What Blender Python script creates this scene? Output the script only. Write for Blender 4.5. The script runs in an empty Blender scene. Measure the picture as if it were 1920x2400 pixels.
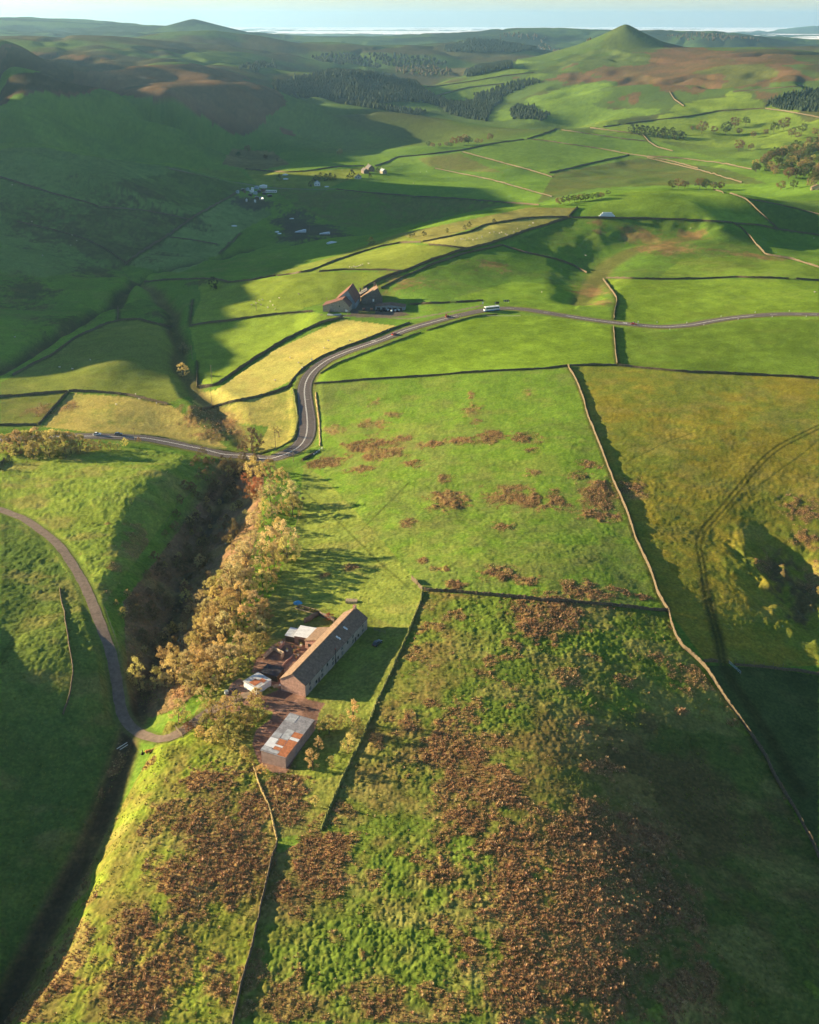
import bpy, bmesh, math, random
import numpy as np
from mathutils import Vector, Matrix
random.seed(7); RNG = np.random.RandomState(11)
SC = bpy.context.scene
COL = SC.collection
R_ = math.radians

# ------------------------------------------------------------------ camera
FPX, CX, CY, HZ = 2407.0, 960.0, 1200.0, 48.0       # focal length and centre in photo pixels, eye-level row
CAMZ = 200.0
TH = math.atan((CY - HZ) / FPX)
CT, ST = math.cos(TH), math.sin(TH)
cam_d = bpy.data.cameras.new('camera'); cam = bpy.data.objects.new('camera', cam_d); COL.objects.link(cam)
cam_d.sensor_fit = 'HORIZONTAL'; cam_d.sensor_width = 36.0; cam_d.lens = FPX / 1920.0 * 36.0
cam_d.clip_start = 1.0; cam_d.clip_end = 120000.0
cam.location = (0, 0, CAMZ); cam.rotation_euler = (math.pi / 2 - TH, 0, 0)
SC.camera = cam

def ray(u, v):
    """azimuth and slope (dz per horizontal metre) of the view through a photo pixel"""
    a = (np.asarray(u, float) - CX) / FPX; b = (np.asarray(v, float) - CY) / FPX
    dx, dy, dz = a, CT - b * ST, -ST - b * CT
    return np.arctan2(dx, dy), dz / np.hypot(dx, dy)

# ------------------------------------------------------------------ noise
def _h(ix, iy, seed):
    n = (ix.astype(np.int64) * 374761393 + iy.astype(np.int64) * 668265263 + seed * 982451653) & 0x7fffffff
    n = ((n ^ (n >> 13)) * 1274126177) & 0x7fffffff
    return ((n ^ (n >> 16)) & 0xffff).astype(np.float32) / 65535.0
def vnoise(x, y, seed=0):
    ix = np.floor(x); iy = np.floor(y)
    fx = (x - ix).astype(np.float32); fy = (y - iy).astype(np.float32)
    fx = fx * fx * fx * (fx * (fx * 6 - 15) + 10); fy = fy * fy * fy * (fy * (fy * 6 - 15) + 10)
    a = _h(ix, iy, seed); b = _h(ix + 1, iy, seed); c = _h(ix, iy + 1, seed); d = _h(ix + 1, iy + 1, seed)
    return (a + (b - a) * fx) * (1 - fy) + (c + (d - c) * fx) * fy
def fbm(x, y, seed=0, octv=4, gain=0.5):
    s = 0; amp = 1.0; tot = 0
    for k in range(octv):
        ca, sa = math.cos(0.6 * k), math.sin(0.6 * k)
        f = 2.03 ** k
        s = s + amp * vnoise((x * ca - y * sa) * f + 17.3 * k, (x * sa + y * ca) * f - 9.1 * k, seed + k); tot += amp; amp *= gain
    return s / tot            # 0..1
def sstep(a, b, x):
    t = np.clip((x - a) / (b - a), 0, 1); return t * t * (3 - 2 * t)

# ------------------------------------------------------------------ sun
SUN_EL = R_(14.0); SUN_AH = R_(14.0)                     # elevation; how far ahead of due left
SH = np.array([-math.cos(SUN_AH), math.sin(SUN_AH)])    # horizontal direction towards the sun
TP = np.array([SH[1], -SH[0]])                          # across it

# ------------------------------------------------------------------ terrain: heights known at points of the view
# (u, v, height) on the ground as seen
PTS_Z = """
960 2400 0  1300 2400 -1  1550 2400 -6  1920 2400 -17  700 2400 -1  500 2400 -2  300 2400 -3
1100 2100 1  1400 2100 -1  1600 2100 -7  1920 2100 -19  800 2100 0
1100 1800 2  1300 1800 1.5  1500 1800 -5  1700 1800 -12  1920 1800 -19
1000 1500 3  1200 1550 3.5  1400 1500 1.5  1560 1580 -3  1700 1620 -7  1920 1620 -15
1300 1300 4  1500 1330 0.5  1700 1350 -3  1920 1350 -8   1000 1300 3.5 1150 1200 4
1350 1100 5  1600 1100 2  1920 1100 -3  1350 870 7  1600 900 6  1920 900 4  1100 1000 3  1000 900 2
840 1000 -4  900 1100 0  800 1200 -1  780 1330 0  950 1420 2  870 1330 0.5
900 1500 1  850 1590 1  930 1560 2.6  718 1634 0  863 1470 0  800 1540 0  660 1720 -1  600 1640 -1  690 1560 -0.5 760 1720 0.5
620 1900 0  560 2150 -0.5  700 1850 0.5  800 1900 1
440 1760 -1.5  310 1930 -1.5  205 2170 -3  80 2400 -5   500 1850 0

0 1960 -9  0 1750 -3  120 1800 -8   0 2200 -12
300 1730 -5.5  270 1650 -3.5  250 1540 -0.5  210 1400 3.2  100 1250 4.5  0 1190 3.5
0 1500 2.5  100 1500 3.2  200 1560 0.8  0 1350 3.5 200 1120 4.5  0 1080 2.5  340 1100 4.8  440 1110 3.5  390 1210 4  310 1320 4  250 1420 3 200 1250 5 350 1160 5.2

700 1110 -7  680 1230 -4  640 1380 -2  580 1480 -3  500 1600 -3  480 1700 -2.5  500 950 -5  380 690 -4 300 680 -5 150 720 -5 620 980 -8  
700 1070 -8  725 960 -5  715 890 -1  760 848 2.5  820 820 5  900 794 7.5  1030 751 10  1150 724 11.5  1300 736 10.5  1450 758 9  1600 762 9  1920 737 12
500 1062 -10  300 1022 -6  150 1018 -4  0 1020 -3

300 960 -5  200 930 -4  100 890 -4 400 1000 -9
280 850 1  200 800 0  330 780 2  130 850 -3  240 780 -2  340 870 -3

480 800 -4  560 780 -2  480 880 -8  560 880 -5  640 780 0 600 830 -3 640 870 -2.5 700 830 1 600 920 -5
700 740 5  560 690 4  480 690 3  440 660 -2   800 720 8
800 660 15  900 620 19  700 640 14  600 660 8
1000 600 24  1100 560 28  1200 520 31  1300 480 32 1000 680 14 1150 660 14 1300 700 12 1150 780 9.5 1000 810 7 1250 840 8
1300 640 13  1430 650 12  1430 720 10  1400 580 18  1500 530 25  1700 610 12  1700 680 11  1900 615 11 1900 680 12
1300 560 22 1450 610 13 
1380 450 38  1480 442 42  1650 455 38  1760 470 32 1920 475 18  1700 515 27  1920 545 8 1800 560 10 1400 500 32
1240 485 33  1120 500 30 1000 535 24  860 590 14  740 610 10  500 630 2  420 670 -4

200 650 -8  0 700 -2  100 640 0  0 600 10  200 560 2  0 500 24  200 480 20  0 420 38  200 420 34  380 440 10  350 520 0
480 480 -6  400 600 -14  500 560 -20  640 580 -24  700 545 -26  780 530 -28  600 500 -20  610 455 -18
300 400 36  450 405 14  540 430 -8  650 400 -12  730 450 -14  860 480 -22  1000 490 -30  900 440 -16
"""
# (u, v, distance)
PTS_D = """
0 342 1420  100 340 1440  230 366 1480  340 384 1500  430 392 1560
600 408 1700  760 378 1800  860 406 1640  960 350 1900  900 372 1850  1050 410 1700  1150 400 1700  1150 450 1480  1300 420 1600  1250 370 1850
1200 306 2150  1100 325 2080  1330 312 2150  1450 345 2050  1600 380 1850  1450 400 1750  1600 420 1600  1750 420 1550  1880 440 1400 1000 455 1480
1700 385 1800 1850 400 1650
640 370 1880  560 370 1880  480 350 1980  400 330 2000  520 375 1800
0 262 1800  80 262 1830  130 275 1850   250 310 1880
0 90 2300  60 110 2300  120 135 2280  200 150 2300  300 158 2380  100 200 2050  0 180 2000 
400 150 2700 480 158 2600 560 185 2350 600 190 2350 300 165 2600 250 225 2107 400 190 2333 480 172 2380 300 236 1990 450 215 2110 560 202 2200 110 262 1850 180 250 1900 200 205 2380 400 262 2010 550 250 2120 600 300 2080 420 300 1940 300 280 1900
700 245 2400  780 243 2420  880 256 2380  960 268 2330  1080 285 2260  1220 304 2220  800 320 2120  700 300 2130  900 340 2050 700 350 1960 1000 320 2130 850 355 1960
640 200 2700  740 185 2950  830 172 3050  930 185 3050  1000 222 2900  1060 250 2750  900 230 2750  760 230 2600
1150 260 2700  1100 240 2900 1180 290 2500
1465 68 3650  1420 95 3600  1350 120 3500  1520 95 3620  1600 108 3650  1700 110 3550  1800 115 3400  1920 132 3250
1270 135 3550  1200 155 3500  1130 175 3450  1050 195 3350  1000 200 3250
1300 185 3050  1400 165 3100  1500 155 3150  1600 150 3150  1700 150 3050  1850 190 2700  1700 200 2750  1620 210 2700 
1150 225 3000  1250 220 2900  1420 215 2750  1330 240 2650  1400 285 2420  1250 280 2500  1520 240 2600  1600 225 2650  1560 255 2500
1700 245 2500  1800 215 2600  1920 200 2620  1920 250 2400  1600 300 2250  1500 290 2330  1750 310 2180  1920 330 2000  1650 340 2080
60 105 3300  150 90 3500  230 92 3500  320 108 3400  250 130 3000  400 128 3100
350 95 4600  500 84 4700  600 88 4700  700 92 4600  800 98 4500  900 110 4400  1000 122 4300  650 120 4100  750 150 3700  850 145 3800  600 140 3500  560 150 3200
1000 150 3900 1100 150 3900 1180 140 4100
1040 106 4900  1110 99 5000  1180 108 4950  1260 128 4500
960 86 6500  1080 80 6900  1200 67 7000  1300 72 6900  1400 84 6700  1560 76 6800  1650 88 6600  1720 94 6400 1800 100 6200
1750 104 4700  1850 103 4700  1920 104 4600
280 76 5800  340 70 6100  400 64 6200  455 56 6300  510 66 6300  580 75 6200  640 82 6000
0 46 8500  100 46 8500  200 49 8500  320 60 8500  100 64 6500  200 70 6300 0 75 6000
690 90 8500  800 92 8500  900 92 8500  1000 94 8600  1160 92 9000  1300 98 8800  1500 95 8800  1700 104 8500  1900 106 8500 640 86 7500
"""
# hidden or off-frame ground: (azimuth deg, distance, height)
PTS_H = """
-21 1650 10  -18 1650 -5  -15 1680 -10  -12 1700 -25
-10 1150 -15  -4 1150 -15  2 1180 -20  6 1250 -15  10 1380 -2  14 1450 0  19 1400 5 
-3 1350 -34  0 1400 -38
-21 2000 40  -16 2800 60 -20 3000 90
-8 2550 15  -4 2620 5  0 2600 -5  3 2550 -12  5 2400 -18
-4 3500 10  -1 3500 -10 2 3400 -15
5 2380 -16  9 2450 -20
-18 5000 70  -12 5200 60 -6 5400 60 0 5600 30 5 5600 20 12 4600 60 16 4200 60 20 4000 80
6 6200 80 14 5800 60
-20 10000 40 -10 10000 30 0 9500 20 8 9500 20 16 9500 20 22 9500 20
-30 170 -4  -38 170 2  -34 250 8  -45 300 16  -30 350 14  -32 480 10  -40 700 14  -30 620 6 -27 800 8 -32 1000 40 -28 1250 60 -30 1600 70 -30 2300 200 -30 3500 150 -30 6000 120 -60 400 16 -60 1000 30 -60 2500 100
32 170 -26  40 170 -30  30 300 -14  35 500 -8  30 800 6  28 1200 30  30 1600 10 30 2500 60 30 4000 60 50 300 -20 50 1000 10 50 3000 40
0 130 -1  -15 130 -8  15 130 -5  -25 130 -16  25 130 -18
"""
def _arr(s): return np.array([float(t) for t in s.split()]).reshape(-1, 3)
_z, _d, _hh = _arr(PTS_Z), _arr(PTS_D), _arr(PTS_H)
az1, s1 = ray(_z[:, 0], _z[:, 1]); D1 = (_z[:, 2] - CAMZ) / s1
az2, s2 = ray(_d[:, 0], _d[:, 1]); D2 = _d[:, 2]; z2 = CAMZ + s2 * D2
CA = np.concatenate([az1, az2, np.radians(_hh[:, 0])]); CD = np.concatenate([D1, D2, _hh[:, 1]])
CZ = np.concatenate([_z[:, 2], z2, _hh[:, 2]])
PX_, PY_ = CA, np.log(CD)
def _phi(d2): return 0.5 * d2 * np.log(d2 + 1e-9)
n_ = len(CA)
A_ = _phi((PX_[:, None] - PX_[None]) ** 2 + (PY_[:, None] - PY_[None]) ** 2) + np.eye(n_) * 2e-5
P_ = np.stack([np.ones(n_), PX_, PY_], 1)
M_ = np.block([[A_, P_], [P_.T, np.zeros((3, 3))]])
W_ = np.linalg.solve(M_, np.concatenate([CZ / CD, np.zeros(3)]))
def base_height(az, ln):
    out = np.empty(az.shape, np.float64); f = out.reshape(-1); a = az.reshape(-1); l = ln.reshape(-1)
    for i in range(0, len(f), 40000):
        d2 = (a[i:i + 40000, None] - PX_[None]) ** 2 + (l[i:i + 40000, None] - PY_[None]) ** 2
        f[i:i + 40000] = (0.5 * d2 * np.log(d2 + 1e-9)) @ W_[:n_] + W_[n_] + W_[n_ + 1] * a[i:i + 40000] + W_[n_ + 2] * l[i:i + 40000]
    return out * np.exp(ln)

Q = 1.0           # grid density factor
def _axis(segs):
    out = [segs[0][0]]
    for a, b, st in segs:
        n = max(1, int(round((b - a) / st))); out += list(a + (b - a) * np.arange(1, n + 1) / n)
    return np.array(out)
AZ = _axis([(R_(-100), R_(-40), R_(1.5)), (R_(-40), R_(-32), R_(.3)), (R_(-32), R_(-24), R_(.11) / Q), (R_(-24), R_(24), R_(.075) / Q), (R_(24), R_(32), R_(.11) / Q), (R_(32), R_(40), R_(.3)), (R_(40), R_(90), R_(1.5))])
LN = _axis([(math.log(30), math.log(150), .03), (math.log(150), math.log(420), .0019 / Q), (math.log(420), math.log(1100), .0034 / Q), (math.log(1100), math.log(4000), .0045 / Q), (math.log(4000), math.log(16000), .008 / Q), (math.log(16000), math.log(34000), .03)])
GA, GL = np.meshgrid(AZ, LN)         # rows: distance
GD = np.exp(GL); GX = GD * np.sin(GA); GY = GD * np.cos(GA)
def _coarse(ax, step):
    i = list(range(0, len(ax), step)); 
    if i[-1] != len(ax) - 1: i.append(len(ax) - 1)
    return ax[i]
def _cubic(x, xs, F):
    # Catmull-Rom along axis 0 on a non-uniform grid
    k = np.clip(np.searchsorted(xs, x, 'right') - 1, 0, len(xs) - 2)
    k0 = np.maximum(k - 1, 0); k3 = np.minimum(k + 2, len(xs) - 1)
    h = xs[k + 1] - xs[k]; t = ((x - xs[k]) / h)[:, None]
    m1 = (F[k + 1] - F[k0]) / np.maximum(xs[k + 1] - xs[k0], 1e-9)[:, None] * h[:, None]
    m2 = (F[k3] - F[k]) / np.maximum(xs[k3] - xs[k], 1e-9)[:, None] * h[:, None]
    return (2 * t**3 - 3 * t**2 + 1) * F[k] + (t**3 - 2 * t**2 + t) * m1 + (-2 * t**3 + 3 * t**2) * F[k + 1] + (t**3 - t**2) * m2
_ca, _cl = _coarse(AZ, 4), _coarse(LN, 4)
_A, _L = np.meshgrid(_ca, _cl)
_B = base_height(_A, _L)
GZ = _cubic(AZ, _ca, _cubic(LN, _cl, _B).T).T
GZ = np.clip(GZ, -60, 320)
_k = np.clip((GD - 7600) / 800, 0, 1) * sstep(R_(-9), R_(-5), GA); _k = np.maximum(_k, np.clip((GD - 8600) / 900, 0, 1)); GZ = GZ * (1 - _k) - 30 * _k
# ------------------------------------------------------------------ lookups on the terrain
def zat(x, y):
    """ground height under world points"""
    x = np.atleast_1d(np.asarray(x, float)); y = np.atleast_1d(np.asarray(y, float))
    a = np.arctan2(x, y); l = np.log(np.maximum(np.hypot(x, y), 30.01))
    i = np.clip(np.searchsorted(AZ, a) - 1, 0, len(AZ) - 2); j = np.clip(np.searchsorted(LN, l) - 1, 0, len(LN) - 2)
    fa = np.clip((a - AZ[i]) / (AZ[i + 1] - AZ[i]), 0, 1); fl = np.clip((l - LN[j]) / (LN[j + 1] - LN[j]), 0, 1)
    return (GZ[j, i] * (1 - fa) + GZ[j, i + 1] * fa) * (1 - fl) + (GZ[j + 1, i] * (1 - fa) + GZ[j + 1, i + 1] * fa) * fl
DD = np.exp(LN)
def at(u, v):
    """point of the ground seen at a photo pixel"""
    a, s = ray(u, v)
    i = int(np.clip(np.searchsorted(AZ, a) - 1, 0, len(AZ) - 2)); f = (a - AZ[i]) / (AZ[i + 1] - AZ[i])
    col = (GZ[:, i] * (1 - f) + GZ[:, i + 1] * f - CAMZ) / DD
    k = np.argmax(col >= s)
    if col[k] < s: k = len(DD) - 1
    k = max(k, 1)
    t = (s - col[k - 1]) / max(col[k] - col[k - 1], 1e-9); D = DD[k - 1] + (DD[k] - DD[k - 1]) * min(max(t, 0), 1)
    return np.array([D * math.sin(a), D * math.cos(a), CAMZ + s * D])
def atz(u, v, z):
    a, s = ray(u, v); D = (z - CAMZ) / s
    return np.array([D * math.sin(a), D * math.cos(a), z])
def proj(x, y, z):
    d = np.stack([x, y, z - CAMZ], -1); f = d[..., 1] * CT - d[..., 2] * ST; up = d[..., 1] * ST + d[..., 2] * CT
    return CX + FPX * d[..., 0] / f, CY - FPX * up / f
def pxline(pts, step=8.0):
    """a photo polyline laid on the ground, densified"""
    out = []
    for (a, b) in zip(pts[:-1], pts[1:]):
        n = max(1, int(math.hypot(b[0] - a[0], b[1] - a[1]) / step))
        out += [at(a[0] + (b[0] - a[0]) * k / n, a[1] + (b[1] - a[1]) * k / n) for k in range(n)]
    out.append(at(*pts[-1])); return np.array(out)
def smooth_line(P, it=2):
    P = P.copy()
    for _ in range(it): P[1:-1] = P[1:-1] * .5 + (P[:-2] + P[2:]) * .25
    return P
def resample(P, step):
    L = np.concatenate([[0], np.cumsum(np.hypot(*(P[1:, :2] - P[:-1, :2]).T))])
    n = max(2, int(L[-1] / step) + 1); s = np.linspace(0, L[-1], n)
    return np.stack([np.interp(s, L, P[:, k]) for k in range(P.shape[1])], 1), s
def line_dist(P, x, y, ext):
    """distance to a world polyline and the blend position along it (only near points are exact)"""
    d = np.full(x.shape, 1e9); q = np.zeros(x.shape)
    for k in range(len(P) - 1):
        a, b = P[k, :2], P[k + 1, :2]; e = b - a; L2 = max(float(e @ e), 1e-6)
        m = (x > min(a[0], b[0]) - ext) & (x < max(a[0], b[0]) + ext) & (y > min(a[1], b[1]) - ext) & (y < max(a[1], b[1]) + ext)
        if not m.any(): continue
        xx, yy = x[m], y[m]; t = np.clip(((xx - a[0]) * e[0] + (yy - a[1]) * e[1]) / L2, 0, 1)
        dd = np.hypot(xx - a[0] - t * e[0], yy - a[1] - t * e[1]); o = d[m]; w = dd < o
        o[w] = dd[w]; d[m] = o; qq = q[m]; qq[w] = k + t[w]; q[m] = qq
    return d, q
def inpoly(P, x, y):
    P = np.asarray(P)[:, :2]; r = np.zeros(x.shape, bool)
    m = (x > P[:, 0].min()) & (x < P[:, 0].max()) & (y > P[:, 1].min()) & (y < P[:, 1].max())
    if not m.any(): return r
    xx, yy = x[m], y[m]; c = np.zeros(xx.shape, bool)
    for (ax, ay), (bx, by) in zip(P, np.roll(P, -1, 0)):
        if ay == by: continue
        k = (ay > yy) != (by > yy); c ^= k & (xx < (bx - ax) * (yy - ay) / (by - ay) + ax)
    r[m] = c; return r

# ------------------------------------------------------------------ land forms
def carve(spec, left=1.0, flat=.55):
    P = np.array([list(atz(u, v, z)) + [w] for (u, v, z, w) in spec]); P, _ = resample(P, 6.0); P = smooth_line(P, 3)
    d, q = line_dist(P, GX, GY, P[:, 3].max() * 1.25 * max(left, 1) + 2); m = d < 1e8
    k = np.arange(len(P)); zb = np.interp(q[m], k, P[:, 2]); w = np.interp(q[m], k, P[:, 3])
    wob = 0.8 + 0.4 * fbm(GX[m] / 18, GY[m] / 18, 40, 3)
    kk = np.clip(q[m].astype(int), 0, len(P) - 2); tx = P[kk + 1, 0] - P[kk, 0]; ty = P[kk + 1, 1] - P[kk, 1]
    sd = tx * (GY[m] - P[kk, 1]) - ty * (GX[m] - P[kk, 0])        # side of the line (runs towards the camera: negative = west)
    w = w * np.where(sd < 0, left, 1.0)
    f = np.clip(1 - d[m] / (w * wob), 0, 1); f = f * f * (3 - 2 * f)
    f = np.where(sd < 0, f ** flat, f) if left != 1 and flat > 1 else np.minimum(1, f * 1.08)
    g = GZ[m]; GZ[m] = g + np.minimum(zb - g, 0) * f
    return P
RAVINE = carve([(565, 1092, -14, 15), (550, 1120, -14, 26), (490, 1240, -13.5, 32), (435, 1365, -12.5, 30), (395, 1490, -12, 27), (345, 1620, -10, 18), (290, 1770, -9, 15), (240, 1930, -11, 15), (120, 2160, -14, 15), (10, 2380, -17, 15), (-130, 2650, -20, 15)], 1.12, 1.45)
GULLY = carve([(575, 1048, -12.5, 8), (556, 1012, -11.5, 13), (520, 988, -11, 16), (505, 958, -10.5, 16), (462, 932, -10, 16), (446, 892, -9.5, 13), (416, 862, -9, 12), (428, 820, -8.5, 12), (404, 782, -8, 12), (411, 745, -8, 12), (386, 712, -8, 12), (352, 690, -9.5, 11), (328, 676, -11, 10)])
BROOK = carve([(840, 560, -30, 15), (640, 590, -27, 16), (500, 628, -22, 15), (345, 655, -18, 14), (310, 690, -15, 12), (262, 735, -13, 12), (170, 790, -12, 12), (70, 850, -11, 12), (-20, 900, -11, 12)])

DINGLE = carve([(1620, 556, 18, 40), (1490, 582, 15, 44), (1415, 622, 9.5, 40), (1388, 668, 7.5, 34), (1362, 712, 7.5, 22)], 1.3)
# the hill to the left of the picture whose shadow falls across the valley
TERM = [(80, 205, 0), (70, 165, 0), (110, 264, 0), (160, 245, 0), (220, 222, 0), (300, 190, 0), (380, 172, 0), (300, 152, 0), (1240, 470, 1500), (1150, 500, 0), (1000, 535, 0), (930, 548, 0), (820, 592, 0), (700, 605, 0), (610, 645, 0), (545, 695, 0), (520, 740, 0), (490, 795, 0), (460, 850, 0), (435, 890, 0)]
tt, hh = [], []
TANE = math.tan(SUN_EL)
def a0_of(t): return 0.83 * t + 220
for (u, v, D) in TERM:
    if D: a, s = ray(u, v); B = np.array([D * math.sin(a), D * math.cos(a), CAMZ + s * D])
    else: B = at(u, v)
    t = B[:2] @ TP; t = abs(t); a = B[:2] @ SH
    tt.append(t); hh.append(B[2] + (a0_of(t) - a) * TANE)
o_ = np.argsort(tt); tt = np.array(tt)[o_]; hh = np.array(hh)[o_]
tt = np.concatenate([[0, tt[0] - 90, tt[0] - 45], tt, [tt[-1] + 220, 9000]]); hh = np.concatenate([[0, 0, hh[0] - 40], hh, [40, 40]])
Gt = GX * -TP[0] + GY * -TP[1] if (np.array([0, 1.0]) @ TP) < 0 else GX * TP[0] + GY * TP[1]
Ga = GX * SH[0] + GY * SH[1]
rid = np.interp(Gt, tt, hh)
pr = np.where(Ga < a0_of(Gt), sstep(0, 1, 1 - (a0_of(Gt) - Ga) / 230.0), 1 - 0.5 * sstep(0, 1, (Ga - a0_of(Gt)) / 900))
wg = sstep(R_(-23.2), R_(-26.5), GA) * (Gt > 0)
GZ = np.where((wg > 0) & (hh.max() > 0), np.maximum(GZ, GZ * (1 - wg * pr) + np.maximum(rid, GZ) * wg * pr), GZ)

# low hills standing out of the mist
for (adeg, D, sa_, sd_, hgt_) in ((20.5, 17500, 2.6, 1200, 100), (5.2, 12500, .8, 600, 64), (-14, 12500, 4, 1800, 110)):
    GZ = GZ + hgt_ * np.exp(-((GA - R_(adeg)) / R_(sa_)) ** 2 - ((GD - D) / sd_) ** 2) * (GD > 8800)
GZ = GZ + 82 * sstep(.50, .66, fbm(GX / 2600 + 3.1, GY / 1500, 191, 4)) * sstep(8900, 10500, GD) * (1 - sstep(24000, 32000, GD))
# undulation
far = sstep(1300, 2600, GD)
fold = sstep(600, 850, GD) * (1 - sstep(1500, 1900, GD)) * sstep(R_(-3), R_(-8), GA)
GZ += fold * ((fbm(GX / 110 + GY / 300, GY / 48, 87, 4) - .5) * 15)
GZ += sstep(700, 900, GD) * (1 - sstep(1600, 2000, GD)) * sstep(R_(-2), R_(5), GA) * (fbm(GX / 130, GY / 80, 88, 3) - .5) * 9
GZ += (fbm(GX / 34, GY / 34, 3, 3) - .5) * 1.5 * (1 - far) * sstep(120, 400, GD)
rg = np.abs(fbm(GX / 420, GY / 420, 9, 4) - .5) * 2
GZ += far * ((fbm(GX / 300, GY / 300, 5, 5) - .5) * 20 * np.clip(GD / 3200, .4, 1.5) + sstep(3300, 4200, GD) * (1 - sstep(6200, 7600, GD)) * (fbm(GX / 800, GY / 800, 15, 3) - .6) * 90 - (1 - sstep(0, .16, rg)) * 9)

# the two pointed summits
for (u, D, zt, k, c) in ((1466, 3650, 190, .52, .00062), (455, 6300, 210, .27, .00012)):
    a, _ = ray(u, 70.0); r = np.hypot(GX - D * math.sin(a), GY - D * math.cos(a)); r = np.hypot(r, 9) - 9
    GZ = np.where(r < 330 * D / 3650, np.maximum(GZ, zt - k * r + c * r * r ), GZ)
# broken peaty ground at the right edge of the olive field
_c = at(1870, 1375); _m = np.exp(-((GX - _c[0]) / 20) ** 2 - ((GY - _c[1]) / 34) ** 2)
GZ += _m * ((fbm(GX / 13, GY / 19, 171, 4) - .56) * 17 - .8)
# levelled ground
def pad(poly, z, soft):
    global GZ
    P = np.array([atz(u, v, z) for u, v in poly]); ins = inpoly(P, GX, GY); d, _ = line_dist(np.vstack([P, P[:1]]), GX, GY, soft + 1)
    w = np.where(ins, 1, np.clip(1 - d / soft, 0, 1)); w = w * w * (3 - 2 * w); GZ = GZ * (1 - w) + z * w
pad([(655, 1640), (722, 1642), (870, 1472), (845, 1450), (780, 1452), (715, 1455), (660, 1480), (600, 1545), (545, 1590), (560, 1630)], 0.0, 8)
pad([(600, 1790), (672, 1812), (745, 1712), (720, 1660), (640, 1680)], -0.2, 7)
YF = float(at(850, 728)[2]); pad([(755, 740), (960, 738), (950, 716), (900, 706), (765, 716)], YF, 22)

# roads: levelled across their width
ROAD_PX = [(-140, 1040), (0, 1030), (110, 1024), (219, 1021), (334, 1026), (371, 1032), (445, 1047), (519, 1063), (594, 1075), (640, 1073), (677, 1062), (707, 1045), (720, 1020), (721, 985), (716, 948), (712, 911), (718, 889), (733, 869), (762, 846), (807, 826), (863, 807), (900, 794), (955, 772), (1011, 756), (1067, 741), (1133, 727), (1178, 722), (1234, 725), (1280, 733), (1354, 745), (1436, 756), (1503, 763), (1558, 767), (1614, 763), (1688, 749), (1762, 740), (1837, 736), (1920, 737), (2150, 744)]
TRACK_PX = [(-120, 1168), (-50, 1180), (11, 1199), (56, 1215), (93, 1241), (122, 1263), (148, 1289), (174, 1330), (200, 1374), (219, 1419), (237, 1467), (256, 1515), (267, 1560), (276, 1608), (280, 1645), (289, 1686), (308, 1712), (334, 1729), (364, 1734), (393, 1725), (419, 1714), (445, 1699), (475, 1681), (510, 1660), (545, 1640), (590, 1625)]
LANE_PX = [(395, 394), (442, 404), (519, 423), (594, 435), (659, 443), (720, 444), (785, 443)]
FARM_LANE_PX = [(1130, 716), (1067, 729), (1011, 739), (960, 748), (905, 744), (850, 737)]
def roadbed(px, half, soft, step=3.0):
    global GZ
    P = smooth_line(pxline(px, 6), 6); P, s = resample(P, step); P[:, 2] = zat(P[:, 0], P[:, 1])
    for _ in range(14): P[1:-1, 2] = P[1:-1, 2] * .5 + (P[:-2, 2] + P[2:, 2]) * .25
    d, q = line_dist(P, GX, GY, half + soft + 1); m = d < 1e8
    zz = np.interp(q[m], np.arange(len(P)), P[:, 2]); w = 1 - sstep(half, half + soft, d[m])
    GZ[m] = GZ[m] * (1 - w) + zz * w
    return P, d
ROAD, road_d = roadbed(ROAD_PX, 5.0, 6)
TRACK, track_d = roadbed(TRACK_PX, 2.6, 3)
LANE, lane_d = roadbed(LANE_PX, 3.0, 5, 6)
FARM_LANE, flane_d = roadbed(FARM_LANE_PX, 2.2, 3)
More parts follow.
